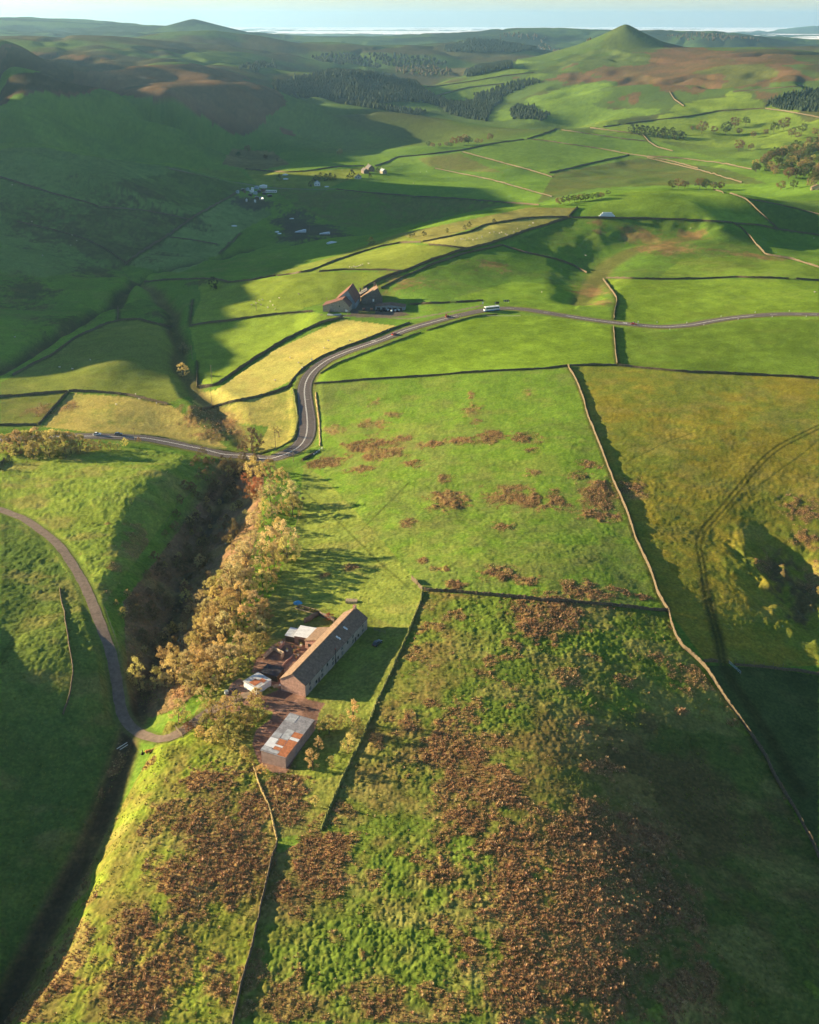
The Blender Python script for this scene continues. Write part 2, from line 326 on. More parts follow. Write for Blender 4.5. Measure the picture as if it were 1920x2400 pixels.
WALLS = [
([(1332, 858), (1350, 889), (1369, 937), (1378, 974), (1391, 1008), (1406, 1045), (1421, 1086), (1436, 1123), (1451, 1156), (1470, 1200), (1488, 1256), (1510, 1304), (1529, 1348), (1540, 1389), (1566, 1430)], 'long sunlit stone wall between the lime green field and the olive field', 1.5),
([(1567, 1432), (1573, 1463), (1588, 1497), (1601, 1519), (1625, 1538), (1651, 1564), (1673, 1597), (1703, 1642), (1736, 1686), (1766, 1731), (1799, 1783), (1808, 1807), (1840, 1863), (1874, 1915), (1918, 2008), (1990, 2140)], 'stone wall with sandy top running down into the dark lower right corner', 1.45),
([(736, 900), (788, 896), (863, 889), (937, 885), (1011, 881), (1085, 874), (1178, 869), (1280, 864), (1330, 858)], 'tumbledown wall along the near edge of the bright field inside the bend', 1.0),
([(1335, 857), (1391, 856), (1445, 856)], 'short stretch of wall at the top corner of the olive field', 1.2),
([(1450, 857), (1503, 863), (1614, 872), (1725, 877), (1837, 882), (1925, 888), (2050, 895)], 'dark straight wall across the top of the olive field', 1.2),
([(1438, 766), (1440, 800), (1447, 854)], 'sunlit wall from the red car on the road down to the olive field', 1.5),
([(1414, 655), (1428, 675), (1443, 693), (1447, 708), (1441, 730), (1439, 749)], 'S-curved sunlit wall rising from the road', 1.5),
([(1421, 652), (1484, 653), (1540, 655), (1651, 653), (1725, 650), (1848, 653)], 'level dark wall above the right-hand roadside field', 1.2),
([(1866, 654), (1925, 658), (2000, 660)], 'short wall right of the gap at the right edge, above the road', 1.2),
([(1718, 523), (1740, 535), (1762, 560), (1781, 582), (1794, 597), (1829, 603), (1859, 608), (1925, 629), (2000, 650)], 'pale bent wall running down from the hilltop field to the right edge', 1.4),
([(1336, 510), (1373, 511), (1465, 512), (1577, 514), (1651, 518), (1716, 522)], 'long dark wall along the foot of the hilltop field beside the wrapped bales', 1.4),
([(1720, 523), (1781, 528), (1824, 538), (1874, 545), (1925, 552)], 'dark wall across the shaded field right of the hilltop', 1.2),
([(1672, 445), (1718, 456), (1746, 465), (1766, 483), (1792, 508), (1823, 537)], 'pale wall down the right side of the hilltop field', 1.3),
([(1757, 467), (1818, 478), (1874, 491), (1925, 504)], 'faint dark wall over the far right shaded slope', 1.1),
([(1333, 509), (1344, 497), (1354, 487)], 'stub of wall climbing to the crest left of the hilltop field', 1.6),
([(851, 677), (892, 655), (955, 633), (1011, 610), (1078, 588), (1148, 571), (1197, 555), (1234, 541), (1280, 528), (1330, 511)], 'long straight wall climbing from the rusty barn to the ridge', 1.7),
([(892, 677), (937, 653), (1011, 621), (1085, 595), (1176, 575)], 'lower wall parallel to the long straight one above the rusty barn', 1.2),
([(991, 567), (1048, 556), (1104, 543), (1134, 528), (1178, 521), (1234, 511), (1280, 509), (1328, 509)], 'wall along the top of the straw coloured sheep field', 1.2),
([(650, 647), (696, 641), (725, 636), (788, 611), (848, 591), (892, 578), (944, 569), (987, 568)], 'dark curving wall up the sunlit ridge left of the sheep field', 1.4),
([(748, 637), (807, 632), (900, 633), (952, 636)], 'level wall just above the rusty barn', 1.2),
([(1005, 574), (1048, 577), (1096, 583)], 'short wall at the lower edge of the straw coloured sheep field', 1.1),
([(338, 662), (390, 656), (464, 654), (501, 654), (538, 662), (594, 656), (646, 647)], 'shaded wall on the edge of the dark valley', 1.3),
([(445, 764), (482, 758), (538, 752), (579, 745), (640, 738), (733, 730)], 'overgrown brown wall leading left from the rusty barn', 1.2),
([(451, 704), (448, 730), (445, 757)], 'short shaded wall beside the gully', 1.2),
([(466, 911), (505, 904), (538, 882), (594, 844), (640, 815), (666, 799), (714, 775), (762, 754), (803, 745)], 'dark thick wall between the lime field and the straw field', 1.7),
([(462, 848), (461, 880), (461, 909)], 'sunlit wall end down the left side of the lime field', 1.5),
([(475, 961), (519, 950), (575, 937), (612, 928), (640, 922), (683, 904)], 'wall across the straw fields inside the road bend', 1.4),
([(677, 907), (688, 887), (714, 861), (751, 838), (807, 814), (848, 800), (900, 779), (960, 757)], 'roadside wall along the outside of the long bend', 1.1),
([(90, 996), (122, 960), (158, 920)], 'sloping wall across the rushy corner left of the road', 1.3),
([(162, 917), (223, 919), (297, 926), (334, 934), (393, 948)], 'curving wall round the shoulder of the sunlit left hill', 1.3),
([(-20, 932), (74, 926), (158, 918)], 'dark wall at the left edge below the dome shaped hill', 1.3),
([(-20, 998), (45, 996), (87, 997)], 'wall at the left edge just above the roadside trees', 1.2),
([(30, 880), (74, 856), (122, 833), (174, 793), (223, 771), (256, 756)], 'wall along the brook edge of the dome shaped hill', 1.3),
([(258, 756), (289, 750), (327, 749), (364, 760), (404, 767)], 'curved wall over the top of the dome shaped hill', 1.3),
([(276, 720), (277, 735), (276, 751)], 'short upright wall behind the dome shaped hill', 1.2),
([(553, 454), (482, 493), (445, 515), (390, 556), (334, 589), (293, 621)], 'straight dark wall running diagonally down the shaded hillside', 1.9),
([(-10, 412), (56, 433), (130, 456), (208, 476), (230, 485)], 'dark wall across the upper left hillside', 1.6),
([(564, 547), (548, 562), (534, 577), (516, 593)], 'pale broken wall in the shaded valley field', 1.1),
([(788, 444), (863, 452), (974, 461), (1085, 467), (1197, 476), (1263, 481)], 'long dark wall across the valley continuing the lane', 1.6),
([(576, 396), (623, 401), (669, 404), (715, 402), (762, 395), (797, 390), (853, 389)], 'curving wall above the sunlit valley field left of the farmhouses', 1.6),
([(880, 389), (905, 381), (929, 369), (1004, 362), (1082, 352), (1159, 336), (1228, 327)], 'dark wall rising right from the far farmhouses', 1.7),
([(1236, 326), (1280, 312), (1310, 301)], 'wall up to the crest of the far green fields', 1.7),
([(1250, 327), (1280, 330), (1354, 341), (1410, 349), (1473, 361), (1503, 365), (1577, 378), (1636, 395)], 'long wall dividing the far green fields', 1.5),
([(1317, 305), (1391, 315), (1465, 326), (1515, 331)], 'second wall down across the far green fields near the crest', 1.6),
([(1384, 300), (1447, 308), (1504, 315)], 'topmost wall on the crest of the far green fields', 1.6),
([(1507, 316), (1521, 332), (1540, 345), (1577, 354)], 'pale bent wall catching the sun on the far green fields', 1.6),
([(1520, 366), (1595, 371), (1688, 382), (1762, 397)], 'dark wall below the far green fields towards the autumn wood', 1.5),
([(1475, 364), (1394, 381), (1340, 394), (1288, 406)], 'dark boundary wall between far green fields and brown slope', 1.9),
([(1084, 356), (1183, 383), (1240, 398), (1294, 415)], 'pale diagonal wall below the far green fields', 1.5),
([(1021, 395), (1155, 422), (1225, 442), (1294, 461)], 'faint diagonal wall across the shaded far fields', 1.3),
([(1516, 370), (1580, 385), (1644, 400), (1739, 428)], 'pale diagonal wall across the brown slope', 1.5),
([(1414, 298), (1503, 286), (1614, 273), (1688, 260), (1790, 254)], 'wall across the fields below the pointed hill', 2.0),
([(1794, 255), (1837, 260), (1925, 276)], 'pale wall along the near edge of the right conifer wood', 2.0),
([(1794, 250), (1798, 241), (1829, 233)], 'short wall at the left corner of the right conifer wood', 2.0),
([(1570, 216), (1581, 234), (1603, 249)], 'pale wall down the gully of the pointed hill', 2.2),
([(1718, 215), (1799, 208), (1881, 202)], 'wall along the foot of the moor on the pointed hill', 2.0),
([(962, 714), (1010, 712), (1054, 709)], 'wall beside the gateway right of the rusty barn', 1.2),
([(1069, 709), (1100, 707), (1133, 705)], 'wall from the gateway to the road where the coach is', 1.2),
([(994, 1385), (1067, 1389), (1159, 1397), (1280, 1409), (1354, 1413), (1428, 1419), (1503, 1428), (1564, 1433)], 'dark cross wall from the bright gateway to the long sunlit wall', 1.4),
([(967, 1358), (980, 1371)], 'upper piece of bright wall at the gateway behind the farmhouse', 1.5),
([(983, 1374), (992, 1384)], 'lower piece of bright wall at the gateway behind the farmhouse', 1.5),
([(649, 1976), (638, 2011), (627, 2067), (612, 2126), (597, 2190), (579, 2256), (564, 2319), (549, 2394), (536, 2460)], 'stone wall running off the bottom edge through the rushes', 1.1),
([(139, 1380), (148, 1423), (160, 1489), (167, 1541), (171, 1582), (167, 1619), (158, 1649), (148, 1675)], 'low pale broken wall alone in the left pasture', .7),
([(1649, 1551), (1664, 1550), (1682, 1551)], 'stub of shaded wall left of the field gate', 1.1),
([(1722, 1560), (1800, 1565), (1860, 1573), (1925, 1583), (2000, 1594)], 'shaded wall right of the field gate', 1.1),
([(709, 1079), (725, 1070), (744, 1059)], 'low stone parapet outside the hairpin bend', 1.0),
([(-12, 1100), (4, 1088), (12, 1078)], 'scrap of dark wall at the left edge below the roadside trees', 1.3),
]
WALLS += [([(300, 620), (250, 585), (200, 560), (120, 538), (40, 520)], 'faint wall across the shaded hillside above the brook', 1.3), ([(445, 515), (400, 505), (330, 492), (235, 486)], 'faint wall joining two longer walls on the shaded hillside', 1.3),
 ([(1178, 575), (1230, 592), (1300, 607), (1345, 622), (1375, 640)], 'dark wall running down from the ridge wall to the dingle', 1.3), ([(400, 556), (450, 562), (510, 573)], 'thin wall across the pale shaded valley field', 1.0), ([(1000, 204), (1040, 200), (1110, 190), (1180, 178), (1250, 170)], 'wall along the lit spur left of the pointed hill', 2.0), ([(1025, 224), (1060, 214), (1100, 205), (1180, 196)], 'second wall along the lit spur below the plantation', 2.0)]
# ------------------------------------------------------------------ what grows where (surface colours, with shade painted into a few fields)
LIME = (.15, .265, .03); GREEN = (.105, .19, .028); DGREEN = (.08, .12, .03); PALE = (.25, .26, .06); STRAW = (.42, .36, .10)
OLIVE = (.225, .20, .03); BROWN = (.17, .085, .033); DBROWN = (.062, .036, .018); MOOR = (.135, .082, .042); HEATH = (.05, .038, .024); MUD = (.06, .045, .036)
YELLOW = (.30, .30, .07)
n1 = fbm(GX / 60, GY / 60, 21, 4); n2 = fbm(GX / 7, GY / 7, 22, 3); n3 = fbm(GX / 260, GY / 260, 23, 4)
C = np.empty(GX.shape + (3,), np.float32)
def mixc(a, b, t): return np.asarray(a, np.float32) * (1 - t[..., None]) + np.asarray(b, np.float32) * t[..., None]
t = sstep(.35, .65, n1); C[:] = mixc(GREEN, LIME, t * .6)
f = sstep(1500, 2600, GD); t2 = sstep(.42, .62, n3)
C = C * (1 - f[..., None]) + mixc((.075, .12, .03), (.07, .065, .03), t2) * f[..., None]
f = sstep(4200, 5500, GD); C = C * (1 - f[..., None]) + mixc((.06, .105, .035), (.025, .04, .02), sstep(.46, .54, fbm(GX / 330, GY / 330, 31, 4))) * f[..., None]
ROUGH = np.full(GX.shape, .35, np.float32); RUSH = np.zeros(GX.shape, np.float32)
def yel(c): return (c[0] + .16 * max(0, c[1] - c[0]), c[1] * (1 + .06 * (c[1] > c[0])), c[2])
def poly(pts): return pxline(list(pts) + [pts[0]], 14)
def fill(pts, col, rough=None, var=.25, alt=None, k=1.0, soft=0, wob=0):
    P = poly(pts); dm = np.hypot(P[:, 0], P[:, 1]).mean()
    if dm > 2150: m = inpoly(P, GX + (fbm(GX / 160, GY / 160, 131, 4) - .5) * .12 * dm, GY + (fbm(GX / 160, GY / 160, 137, 4) - .5) * .12 * dm)
    elif wob: m = inpoly(P, GX + (fbm(GX / 14, GY / 14, 141, 4) - .5) * wob * 4, GY + (fbm(GX / 14, GY / 14, 147, 4) - .5) * wob * 4)
    else: m = inpoly(P, GX, GY)
    col = yel(col); alt = yel(alt) if alt else None
    if alt is None: alt = tuple(c * (1 - var) for c in col)
    C[m] = C[m] * (1 - k) + mixc(col, alt, sstep(.36, .64, n1[m] * .6 + n2[m] * .4)) * k
    if rough is not None: ROUGH[m] = rough
    return m
def along(P, half, col, soft=1.0, k=1.0, rough=None):
    d, _ = line_dist(P, GX, GY, half + soft + 1); w = (1 - sstep(half, half + soft, d)) * k
    m = w > 0; C[m] = C[m] * (1 - w[m][:, None]) + np.asarray(col, np.float32) * w[m][:, None]
    if rough is not None: ROUGH[m] = ROUGH[m] * (1 - w[m]) + rough * w[m]
# far
fill([(1180, 205), (1300, 178), (1420, 160), (1480, 150), (1440, 132), (1560, 110), (1700, 112), (1919, 134), (1919, 205), (1800, 200), (1640, 218), (1610, 240), (1590, 215), (1560, 205), (1380, 200), (1290, 215)], MOOR, .4, alt=(.10, .075, .035))
fill([(1280, 178), (1400, 128), (1465, 70), (1560, 108), (1440, 134), (1480, 148), (1330, 172)], (.085, .12, .035), .4)
fill([(1640, 218), (1700, 150), (1820, 140), (1840, 170), (1790, 200)], (.11, .12, .035), .4)
fill([(1, 100), (60, 112), (300, 152), (480, 156), (600, 187), (655, 215), (620, 240), (420, 235), (300, 220), (100, 258), (1, 262)], MOOR, .4, alt=(.10, .07, .038))
fill([(1, 110), (100, 128), (300, 150), (230, 190), (120, 235), (1, 250)], (.085, .07, .035), .4)
fill([(980, 260), (1000, 200), (1250, 150), (1290, 170), (1180, 195), (1090, 235), (1050, 262)], (.12, .19, .035), .2)
fill([(1130, 265), (1250, 218), (1400, 205), (1480, 225), (1560, 250), (1400, 288), (1240, 290)], (.11, .19, .035), .2)
fill([(1290, 300), (1500, 272), (1680, 245), (1800, 210), (1919, 230), (1919, 330), (1700, 345), (1560, 330), (1450, 310)], (.14, .21, .035), .2)
fill([(860, 398), (930, 368), (1082, 350), (1230, 320), (1300, 306), (1500, 318), (1640, 360), (1760, 395), (1640, 398), (1480, 365), (1380, 394), (1290, 405), (1085, 358), (960, 385)], (.12, .215, .035), .15)
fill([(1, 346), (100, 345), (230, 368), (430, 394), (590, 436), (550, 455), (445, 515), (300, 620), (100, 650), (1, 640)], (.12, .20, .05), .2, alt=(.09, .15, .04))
fill([(300, 622), (390, 556), (550, 456), (640, 500), (560, 545), (516, 595), (420, 640)], (.15, .23, .07), .15)
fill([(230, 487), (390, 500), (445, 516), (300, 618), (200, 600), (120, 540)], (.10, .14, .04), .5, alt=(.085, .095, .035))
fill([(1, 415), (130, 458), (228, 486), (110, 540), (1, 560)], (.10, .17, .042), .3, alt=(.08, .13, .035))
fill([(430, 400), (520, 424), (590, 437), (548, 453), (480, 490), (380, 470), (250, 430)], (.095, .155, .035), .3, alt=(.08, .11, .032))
fill([(640, 445), (780, 446), (1085, 468), (1180, 480), (900, 540), (800, 530), (700, 490)], (.095, .165, .03), .3, alt=(.12, .13, .04))
fill([(575, 397), (760, 400), (860, 392), (860, 405), (770, 440), (660, 440), (600, 432)], (.20, .24, .04), .2)
fill([(450, 395), (560, 398), (600, 432), (520, 418)], (.15, .22, .035), .2)
fill([(545, 350), (640, 355), (680, 385), (600, 400), (520, 385)], (.19, .165, .06), .4)
fill([(978, 372), (1075, 358), (1130, 385), (1180, 405), (1080, 400), (1010, 392)], (.14, .12, .045), .5, alt=(.12, .17, .035), k=.7)
fill([(1300, 405), (1500, 370), (1700, 395), (1800, 430), (1640, 432), (1400, 440), (1260, 475)], (.075, .105, .03), .5, alt=(.10, .10, .035), k=.8)
# the bright fields round the upper farm
fill([(464, 656), (594, 657), (690, 643), (725, 637), (950, 637), (850, 680), (790, 700), (690, 728), (538, 752), (445, 764), (470, 700)], (.20, .265, .04), .2)
fill([(725, 636), (848, 592), (944, 570), (1000, 575), (1095, 584), (1010, 612), (955, 634), (900, 632)], (.215, .26, .045), .2)
fill([(540, 662), (640, 640), (800, 596), (930, 548), (1000, 545), (989, 567), (944, 568), (848, 590), (725, 634), (690, 641), (594, 656)], (.195, .235, .045), .25)
fill([(985, 569), (1104, 543), (1134, 529), (1234, 512), (1330, 509), (1234, 541), (1148, 571), (1100, 583), (1048, 577)], (.34, .33, .085), .2)
fill([(930, 548), (1000, 535), (1240, 486), (1354, 487), (1332, 508), (1180, 518), (1130, 527), (1048, 554), (990, 565)], (.25, .24, .07), .35)
fill([(892, 676), (937, 652), (1011, 620), (1180, 575), (1334, 512), (1577, 516), (1720, 524), (1794, 597), (1700, 600), (1560, 640), (1540, 654), (1421, 652), (1414, 655), (1443, 693), (1440, 748), (1280, 728), (1178, 716), (1133, 704), (959, 713)], (.10, .195, .03), .3, alt=(.085, .15, .028))
fill([(1060, 700), (1200, 660), (1380, 670), (1420, 700), (1435, 745), (1280, 728), (1178, 716)], (.14, .245, .03), .2)
fill([(1375, 509), (1390, 480), (1480, 447), (1670, 446), (1755, 468), (1822, 537), (1718, 520), (1577, 512)], (.15, .255, .035), .1)
fill([(1755, 468), (1919, 470), (1919, 550), (1824, 537)], (.10, .17, .035), .2)
fill([(1540, 654), (1600, 605), (1794, 599), (1919, 630), (1919, 655), (1725, 648)], (.15, .235, .035), .3)
fill([(1421, 655), (1651, 655), (1848, 655), (1919, 660), (1919, 728), (1837, 728), (1688, 740), (1558, 757), (1445, 750), (1448, 700)], (.155, .25, .03), .2)
# south of the road
m = fill([(740, 893), (745, 872), (820, 838), (910, 806), (1011, 768), (1150, 738), (1280, 742), (1436, 765), (1447, 855), (1332, 856), (1085, 873), (900, 888)], (.17, .28, .03), .1)
ln_ = np.sin((GX * .35 + GY * .94 + 14 * fbm(GX / 40, GY / 40, 55, 2)) * 1.15); C[m] *= (1 + .10 * ln_[m] * vnoise(GX[m] / 20, GY[m] / 20, 3))[:, None]
fill([(1449, 855), (1440, 768), (1558, 778), (1762, 750), (1919, 748), (1919, 885), (1725, 875), (1503, 861)], (.125, .205, .028), .2)
fill([(735, 902), (1085, 876), (1332, 859), (1378, 974), (1436, 1123), (1530, 1350), (1566, 1430), (1280, 1408), (1067, 1390), (992, 1385), (900, 1270), (760, 1120), (752, 1045), (745, 960)], (.12, .225, .03), .4, alt=(.14, .19, .045))
fill([(1334, 858), (1447, 857), (1725, 878), (1919, 888), (1919, 1560), (1800, 1564), (1655, 1552), (1566, 1430), (1471, 1200), (1391, 1008)], OLIVE, .45, alt=(.145, .175, .03))
fill([(760, 1120), (900, 1270), (992, 1385), (957, 1482), (905, 1480), (860, 1440), (700, 1420), (640, 1400), (700, 1210), (712, 1090)], (.20, .25, .05), .5, alt=(.15, .20, .045))
fill([(992, 1386), (1280, 1409), (1566, 1432), (1601, 1520), (1740, 1690), (1919, 2010), (1919, 2399), (550, 2399), (600, 2190), (640, 2010), (751, 1948), (859, 1708), (937, 1530)], (.105, .165, .028), .75, alt=(.165, .135, .045))
fill([(1420, 1760), (1600, 1640), (1740, 1690), (1919, 2010), (1919, 2399), (1380, 2399), (1480, 2100), (1500, 1900)], (.07, .085, .028), .6, alt=(.085, .07, .03), k=.7, wob=9)  # dull olive overlay paints the slope's shade into the grass colour
fill([(1655, 1560), (1800, 1566), (1919, 1584), (1919, 2000), (1840, 1860), (1740, 1688)], (.06, .08, .028), .2)  # grass colour darkened to deepen the shade right of the wall
fill([(395, 1690), (440, 1700), (500, 1700), (590, 1760), (612, 1850), (650, 1960), (640, 2010), (560, 2399), (10, 2399), (130, 2200), (240, 1970), (330, 1810)], (.16, .225, .03), .8, alt=(.16, .145, .04))
# west of the ravine
m = fill([(1, 1045), (230, 1045), (400, 1060), (530, 1090), (470, 1130), (395, 1210), (330, 1300), (240, 1420), (270, 1560), (300, 1720), (310, 1760), (260, 1850), (180, 2000), (60, 2250), (1, 2330)], (.17, .235, .042), .8, alt=(.12, .20, .035))
fill([(1, 1200), (90, 1250), (190, 1390), (250, 1560), (280, 1700), (200, 1960), (60, 2250), (1, 2300)], (.075, .13, .03), .7, alt=(.11, .16, .035))  # darker green puts the lower hillside's shade into the ground colour
fill([(100, 1000), (165, 922), (300, 930), (400, 950), (470, 1000), (535, 1052), (400, 1035), (230, 1016)], (.36, .31, .085), .4, alt=(.24, .25, .06))
fill([(1, 897), (74, 858), (163, 800), (256, 755), (327, 748), (400, 768), (425, 860), (440, 930), (390, 945), (297, 924), (160, 915), (1, 928)], (.17, .195, .04), .3, alt=(.13, .16, .035))
fill([(1, 930), (160, 920), (122, 962), (89, 997), (1, 997)], (.16, .18, .04), .4, alt=(.12, .15, .035))
fill([(278, 720), (330, 700), (395, 715), (404, 765), (327, 747), (276, 752)], (.09, .17, .03), .3)
fill([(466, 911), (463, 850), (445, 766), (480, 760), (560, 748), (735, 732), (803, 744), (714, 773), (640, 813), (538, 880)], (.175, .255, .035), .15)
fill([(505, 915), (640, 822), (803, 748), (930, 764), (880, 788), (800, 818), (715, 862), (688, 890), (612, 926), (519, 948), (480, 960), (450, 940), (470, 920)], STRAW, .25, alt=(.36, .34, .09))
fill([(480, 963), (575, 940), (683, 908), (697, 985), (695, 1030), (640, 1056), (600, 1060), (630, 1000), (560, 992), (525, 972)], (.33, .31, .08), .4, alt=(.25, .26, .06))
fill([(500, 1600), (560, 1500), (640, 1390), (700, 1420), (860, 1440), (957, 1482), (937, 1530), (859, 1708), (751, 1948), (650, 1965), (612, 1850), (590, 1760), (440, 1700)], (.17, .215, .04), .5, alt=(.15, .165, .045))
# ravine, streams, heath
fill([(578, 1088), (520, 1110), (440, 1215), (370, 1310), (290, 1410), (295, 1530), (318, 1640), (350, 1685), (420, 1660), (490, 1600), (530, 1510), (565, 1390), (610, 1225), (620, 1110)], (.24, .15, .085), .9, alt=(.17, .13, .06))
_rv = proj(RAVINE[:, 0], RAVINE[:, 1], RAVINE[:, 2])[1] < 1640
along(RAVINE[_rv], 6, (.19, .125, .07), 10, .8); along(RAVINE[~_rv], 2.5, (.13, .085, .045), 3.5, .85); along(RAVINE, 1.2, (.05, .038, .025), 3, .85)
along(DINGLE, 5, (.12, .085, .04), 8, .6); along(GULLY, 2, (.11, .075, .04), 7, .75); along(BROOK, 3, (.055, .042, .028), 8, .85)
hb = fbm(GX / 70, GY / 26, 77, 4)
def blob(u, v, ru, rv, k=1.0, col=None, rush=True):
    c = at(u, v); D = math.hypot(c[0], c[1]); sc = FPX * math.cos(0) / math.hypot(D, CAMZ - c[2]); dep = max(abs(c[2] - CAMZ) / math.hypot(D, CAMZ - c[2]), .05)
    rx, ry = ru / sc * 1.25, rv / sc / dep * 1.25
    ca, sa = c[0] / D, c[1] / D; X = GX - c[0]; Y = GY - c[1]
    m = (np.abs(X) < 2.2 * (rx + ry)) & (np.abs(Y) < 2.2 * (rx + ry)); X = X[m]; Y = Y[m]
    g = np.exp(-(((X * sa - Y * ca) / rx) ** 2 + ((X * ca + Y * sa) / ry) ** 2))
    sz = max(3.0, min(rx, ry) * .5); nn = fbm(GX[m] / sz, GY[m] / sz, 61, 4) * .5 + fbm(GX[m] / 3.0, GY[m] / 3.0, 62, 3) * .5
    w = sstep(.38, .72, g * k * .55 + nn * .95 - .27) * sstep(.02, .3, g)
    if rush: RUSH[m] = np.maximum(RUSH[m], w)
    else: C[m] = C[m] * (1 - w[:, None] * .9) + np.asarray(col, np.float32) * w[:, None] * .9
BLOBS = """877 941 15 9 .8  918 972 22 8 1  859 993 22 13 1  892 997 18 13 1  781 1008 22 11 1  863 1041 52 19 1.1  937 1030 30 11 1  1011 1041 45 8 1  1085 1032 37 9 1  1152 1023 45 12 1.1  1226 1026 37 11 1.1  1248 1056 22 7 .9  900 1063 45 15 1.1  770 1084 45 13 1.1  848 1100 30 11 1.1  963 1086 26 9 1
1106 930 9 11 .9  1107 960 22 15 .9  1119 989 15 9 .8  1237 921 18 7 .8  1052 1171 45 26 1.1  1041 1121 25 9 .9  1197 1160 56 22 1.05  1241 1175 33 22 1.1  1249 1108 26 9 .9  1402 1164 41 33 1.25  1384 1089 26 9 1  1480 1145 30 22 1.1  1302 1175 30 20 1  1354 1115 30 10 .9
955 1226 18 11 .9  1178 1233 22 11 .9  1174 1345 41 15 1.1  1234 1360 37 11 1  1070 1371 22 11 1  1033 1334 22 8 .9  993 1315 15 7 .9  759 1348 20 9 .9  818 1330 25 9 .9  1241 1452 45 41 1.1  1249 1419 56 15 1  1310 1441 56 48 1.2  1373 1389 56 19 1.15  1458 1386 20 9 1  1402 1207 56 13 1  1503 1397 25 8 .9  1599 1669 16 10 1.1
1881 1193 40 25 1  1790 1330 20 25 .8  1892 1263 25 15 1  1905 1360 20 30 .8
1048 1738 48 44 1.1  955 1701 40 30 .8  1048 1764 60 35 1  1122 1779 45 30 .9  1141 1845 95 45 1.1  1104 1922 70 35 .9  1197 1978 75 55 1  1030 2030 60 28 .95  1215 2097 95 95 1.1  1252 2208 80 110 1.1  1104 2208 50 50 .8  1215 2320 80 80 1  900 2338 50 40 .9  677 1867 45 55 1.3  751 2008 60 75 1.25  670 2089 25 30 1
1391 1985 110 90 1.05  1503 1956 70 40 1  1354 2134 110 110 1.1  1540 2134 90 90 .95  1391 2282 110 110 1  1614 2320 90 80 .8
501 1822 75 30 1  464 1930 55 45 .9  538 2015 85 75 1.3  427 2041 65 45 1.15  445 2115 55 40 1  315 2190 48 48 1.1  323 2312 75 65 1.1  594 1911 40 50 1.2  148 2308 22 18 1.2  519 2301 40 50 .9
482 974 50 22 1.2  531 997 40 18 1.2  93 963 30 14 1  160 952 30 10 .9  500 1020 40 15 1
937 661 60 16 .7  1150 620 40 10 .8  1385 685 40 12 1  1410 710 25 8 1  1500 550 45 9 1  1620 553 30 6 1  1560 580 70 12 .9 1400 520 15 3 1 1405 543 12 4 .9  1770 600 80 5 .9"""
for q in np.array([float(x) for x in BLOBS.split()]).reshape(-1, 5): blob(*q)
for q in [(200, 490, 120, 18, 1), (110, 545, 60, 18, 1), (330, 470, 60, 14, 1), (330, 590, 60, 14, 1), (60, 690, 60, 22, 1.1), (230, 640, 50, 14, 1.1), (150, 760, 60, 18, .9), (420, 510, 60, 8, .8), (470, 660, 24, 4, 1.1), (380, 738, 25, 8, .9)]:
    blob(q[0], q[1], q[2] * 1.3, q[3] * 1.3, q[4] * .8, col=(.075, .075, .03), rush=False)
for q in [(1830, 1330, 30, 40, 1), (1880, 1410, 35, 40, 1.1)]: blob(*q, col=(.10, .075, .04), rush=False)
for q in [(690, 520, 40, 18, 1.3), (730, 545, 70, 16, 1.3), (700, 555, 50, 10, 1.1), (780, 550, 40, 10, 1), (600, 478, 50, 8, 1.2)]: blob(*q, col=(.07, .06, .045), rush=False)
RUSH = np.maximum(RUSH, (sstep(.60, .70, fbm(GX / 9, GY / 9, 91, 4)) * .7 * (ROUGH > .7) * (GD < 420)))
for P_, hw in ((ROAD, 6.0), (TRACK, 3.0), (LANE, 3), (FARM_LANE, 2.6)):
    d, _ = line_dist(P_, GX, GY, 9); RUSH *= sstep(hw, hw + 2.5, d); ROUGH *= sstep(hw - 1, hw + 2, d)
w = RUSH[..., None]; C = C * (1 - w * .85) + (mixc((.28, .165, .075), (.18, .13, .055), sstep(.35, .65, n2))) * w * .72
ROUGH = np.maximum(ROUGH, RUSH * .9)
# rank growth along the field walls, straw and olive mottling of rough grazing
for px_, _l, h_ in WALLS:
    P_ = pxline(px_, 6); dm_ = np.hypot(P_[:, 0], P_[:, 1]).mean()
    if dm_ > 420: along(P_, .5 + dm_ * .0007, (.06, .062, .026), .8 + dm_ * .0012, .72)
mo = sstep(.53, .72, fbm(GX / 17, GY / 11, 151, 4)) * np.clip(ROUGH - .1, 0, .7) * (GD < 1000) * .75
C = C * (1 - mo[..., None]) + mixc((.30, .25, .09), (.17, .15, .05), n2) * mo[..., None]
# verges, yard, tyre marks, muddy track with wall shadow painted in
along(ROAD, 5.2, (.17, .16, .05), 2.5, .8); along(TRACK, 2.5, (.12, .13, .04), 1.2, .6); along(LANE, 3.2, (.13, .12, .05), 2, .7); along(FARM_LANE, 1.2, (.20, .17, .12), .8, .9)
YARD = poly([(619, 1631), (600, 1612), (560, 1590), (540, 1605), (527, 1634), (480, 1672), (500, 1690), (590, 1655), (640, 1668), (636, 1684), (600, 1712), (591, 1745), (608, 1790), (640, 1812), (672, 1812), (690, 1780), (738, 1712), (748, 1672), (763, 1648), (722, 1640), (716, 1634), (790, 1550), (750, 1480), (700, 1475), (640, 1512), (600, 1545), (590, 1575), (655, 1615)])
m = inpoly(YARD, GX, GY); C[m] = mixc((.28, .165, .12), (.17, .10, .075), sstep(.35, .62, fbm(GX[m] / 4, GY[m] / 4, 14, 4))); ROUGH[m] = .03; RUSH[m] = 0
fp = poly([(745, 738), (800, 742), (905, 745), (960, 738), (930, 722), (845, 700), (830, 705), (820, 738)]); m = inpoly(fp, GX, GY); C[m] = mixc((.16, .13, .10), (.10, .085, .07), n2[m]); ROUGH[m] = .05; RUSH[m] = 0
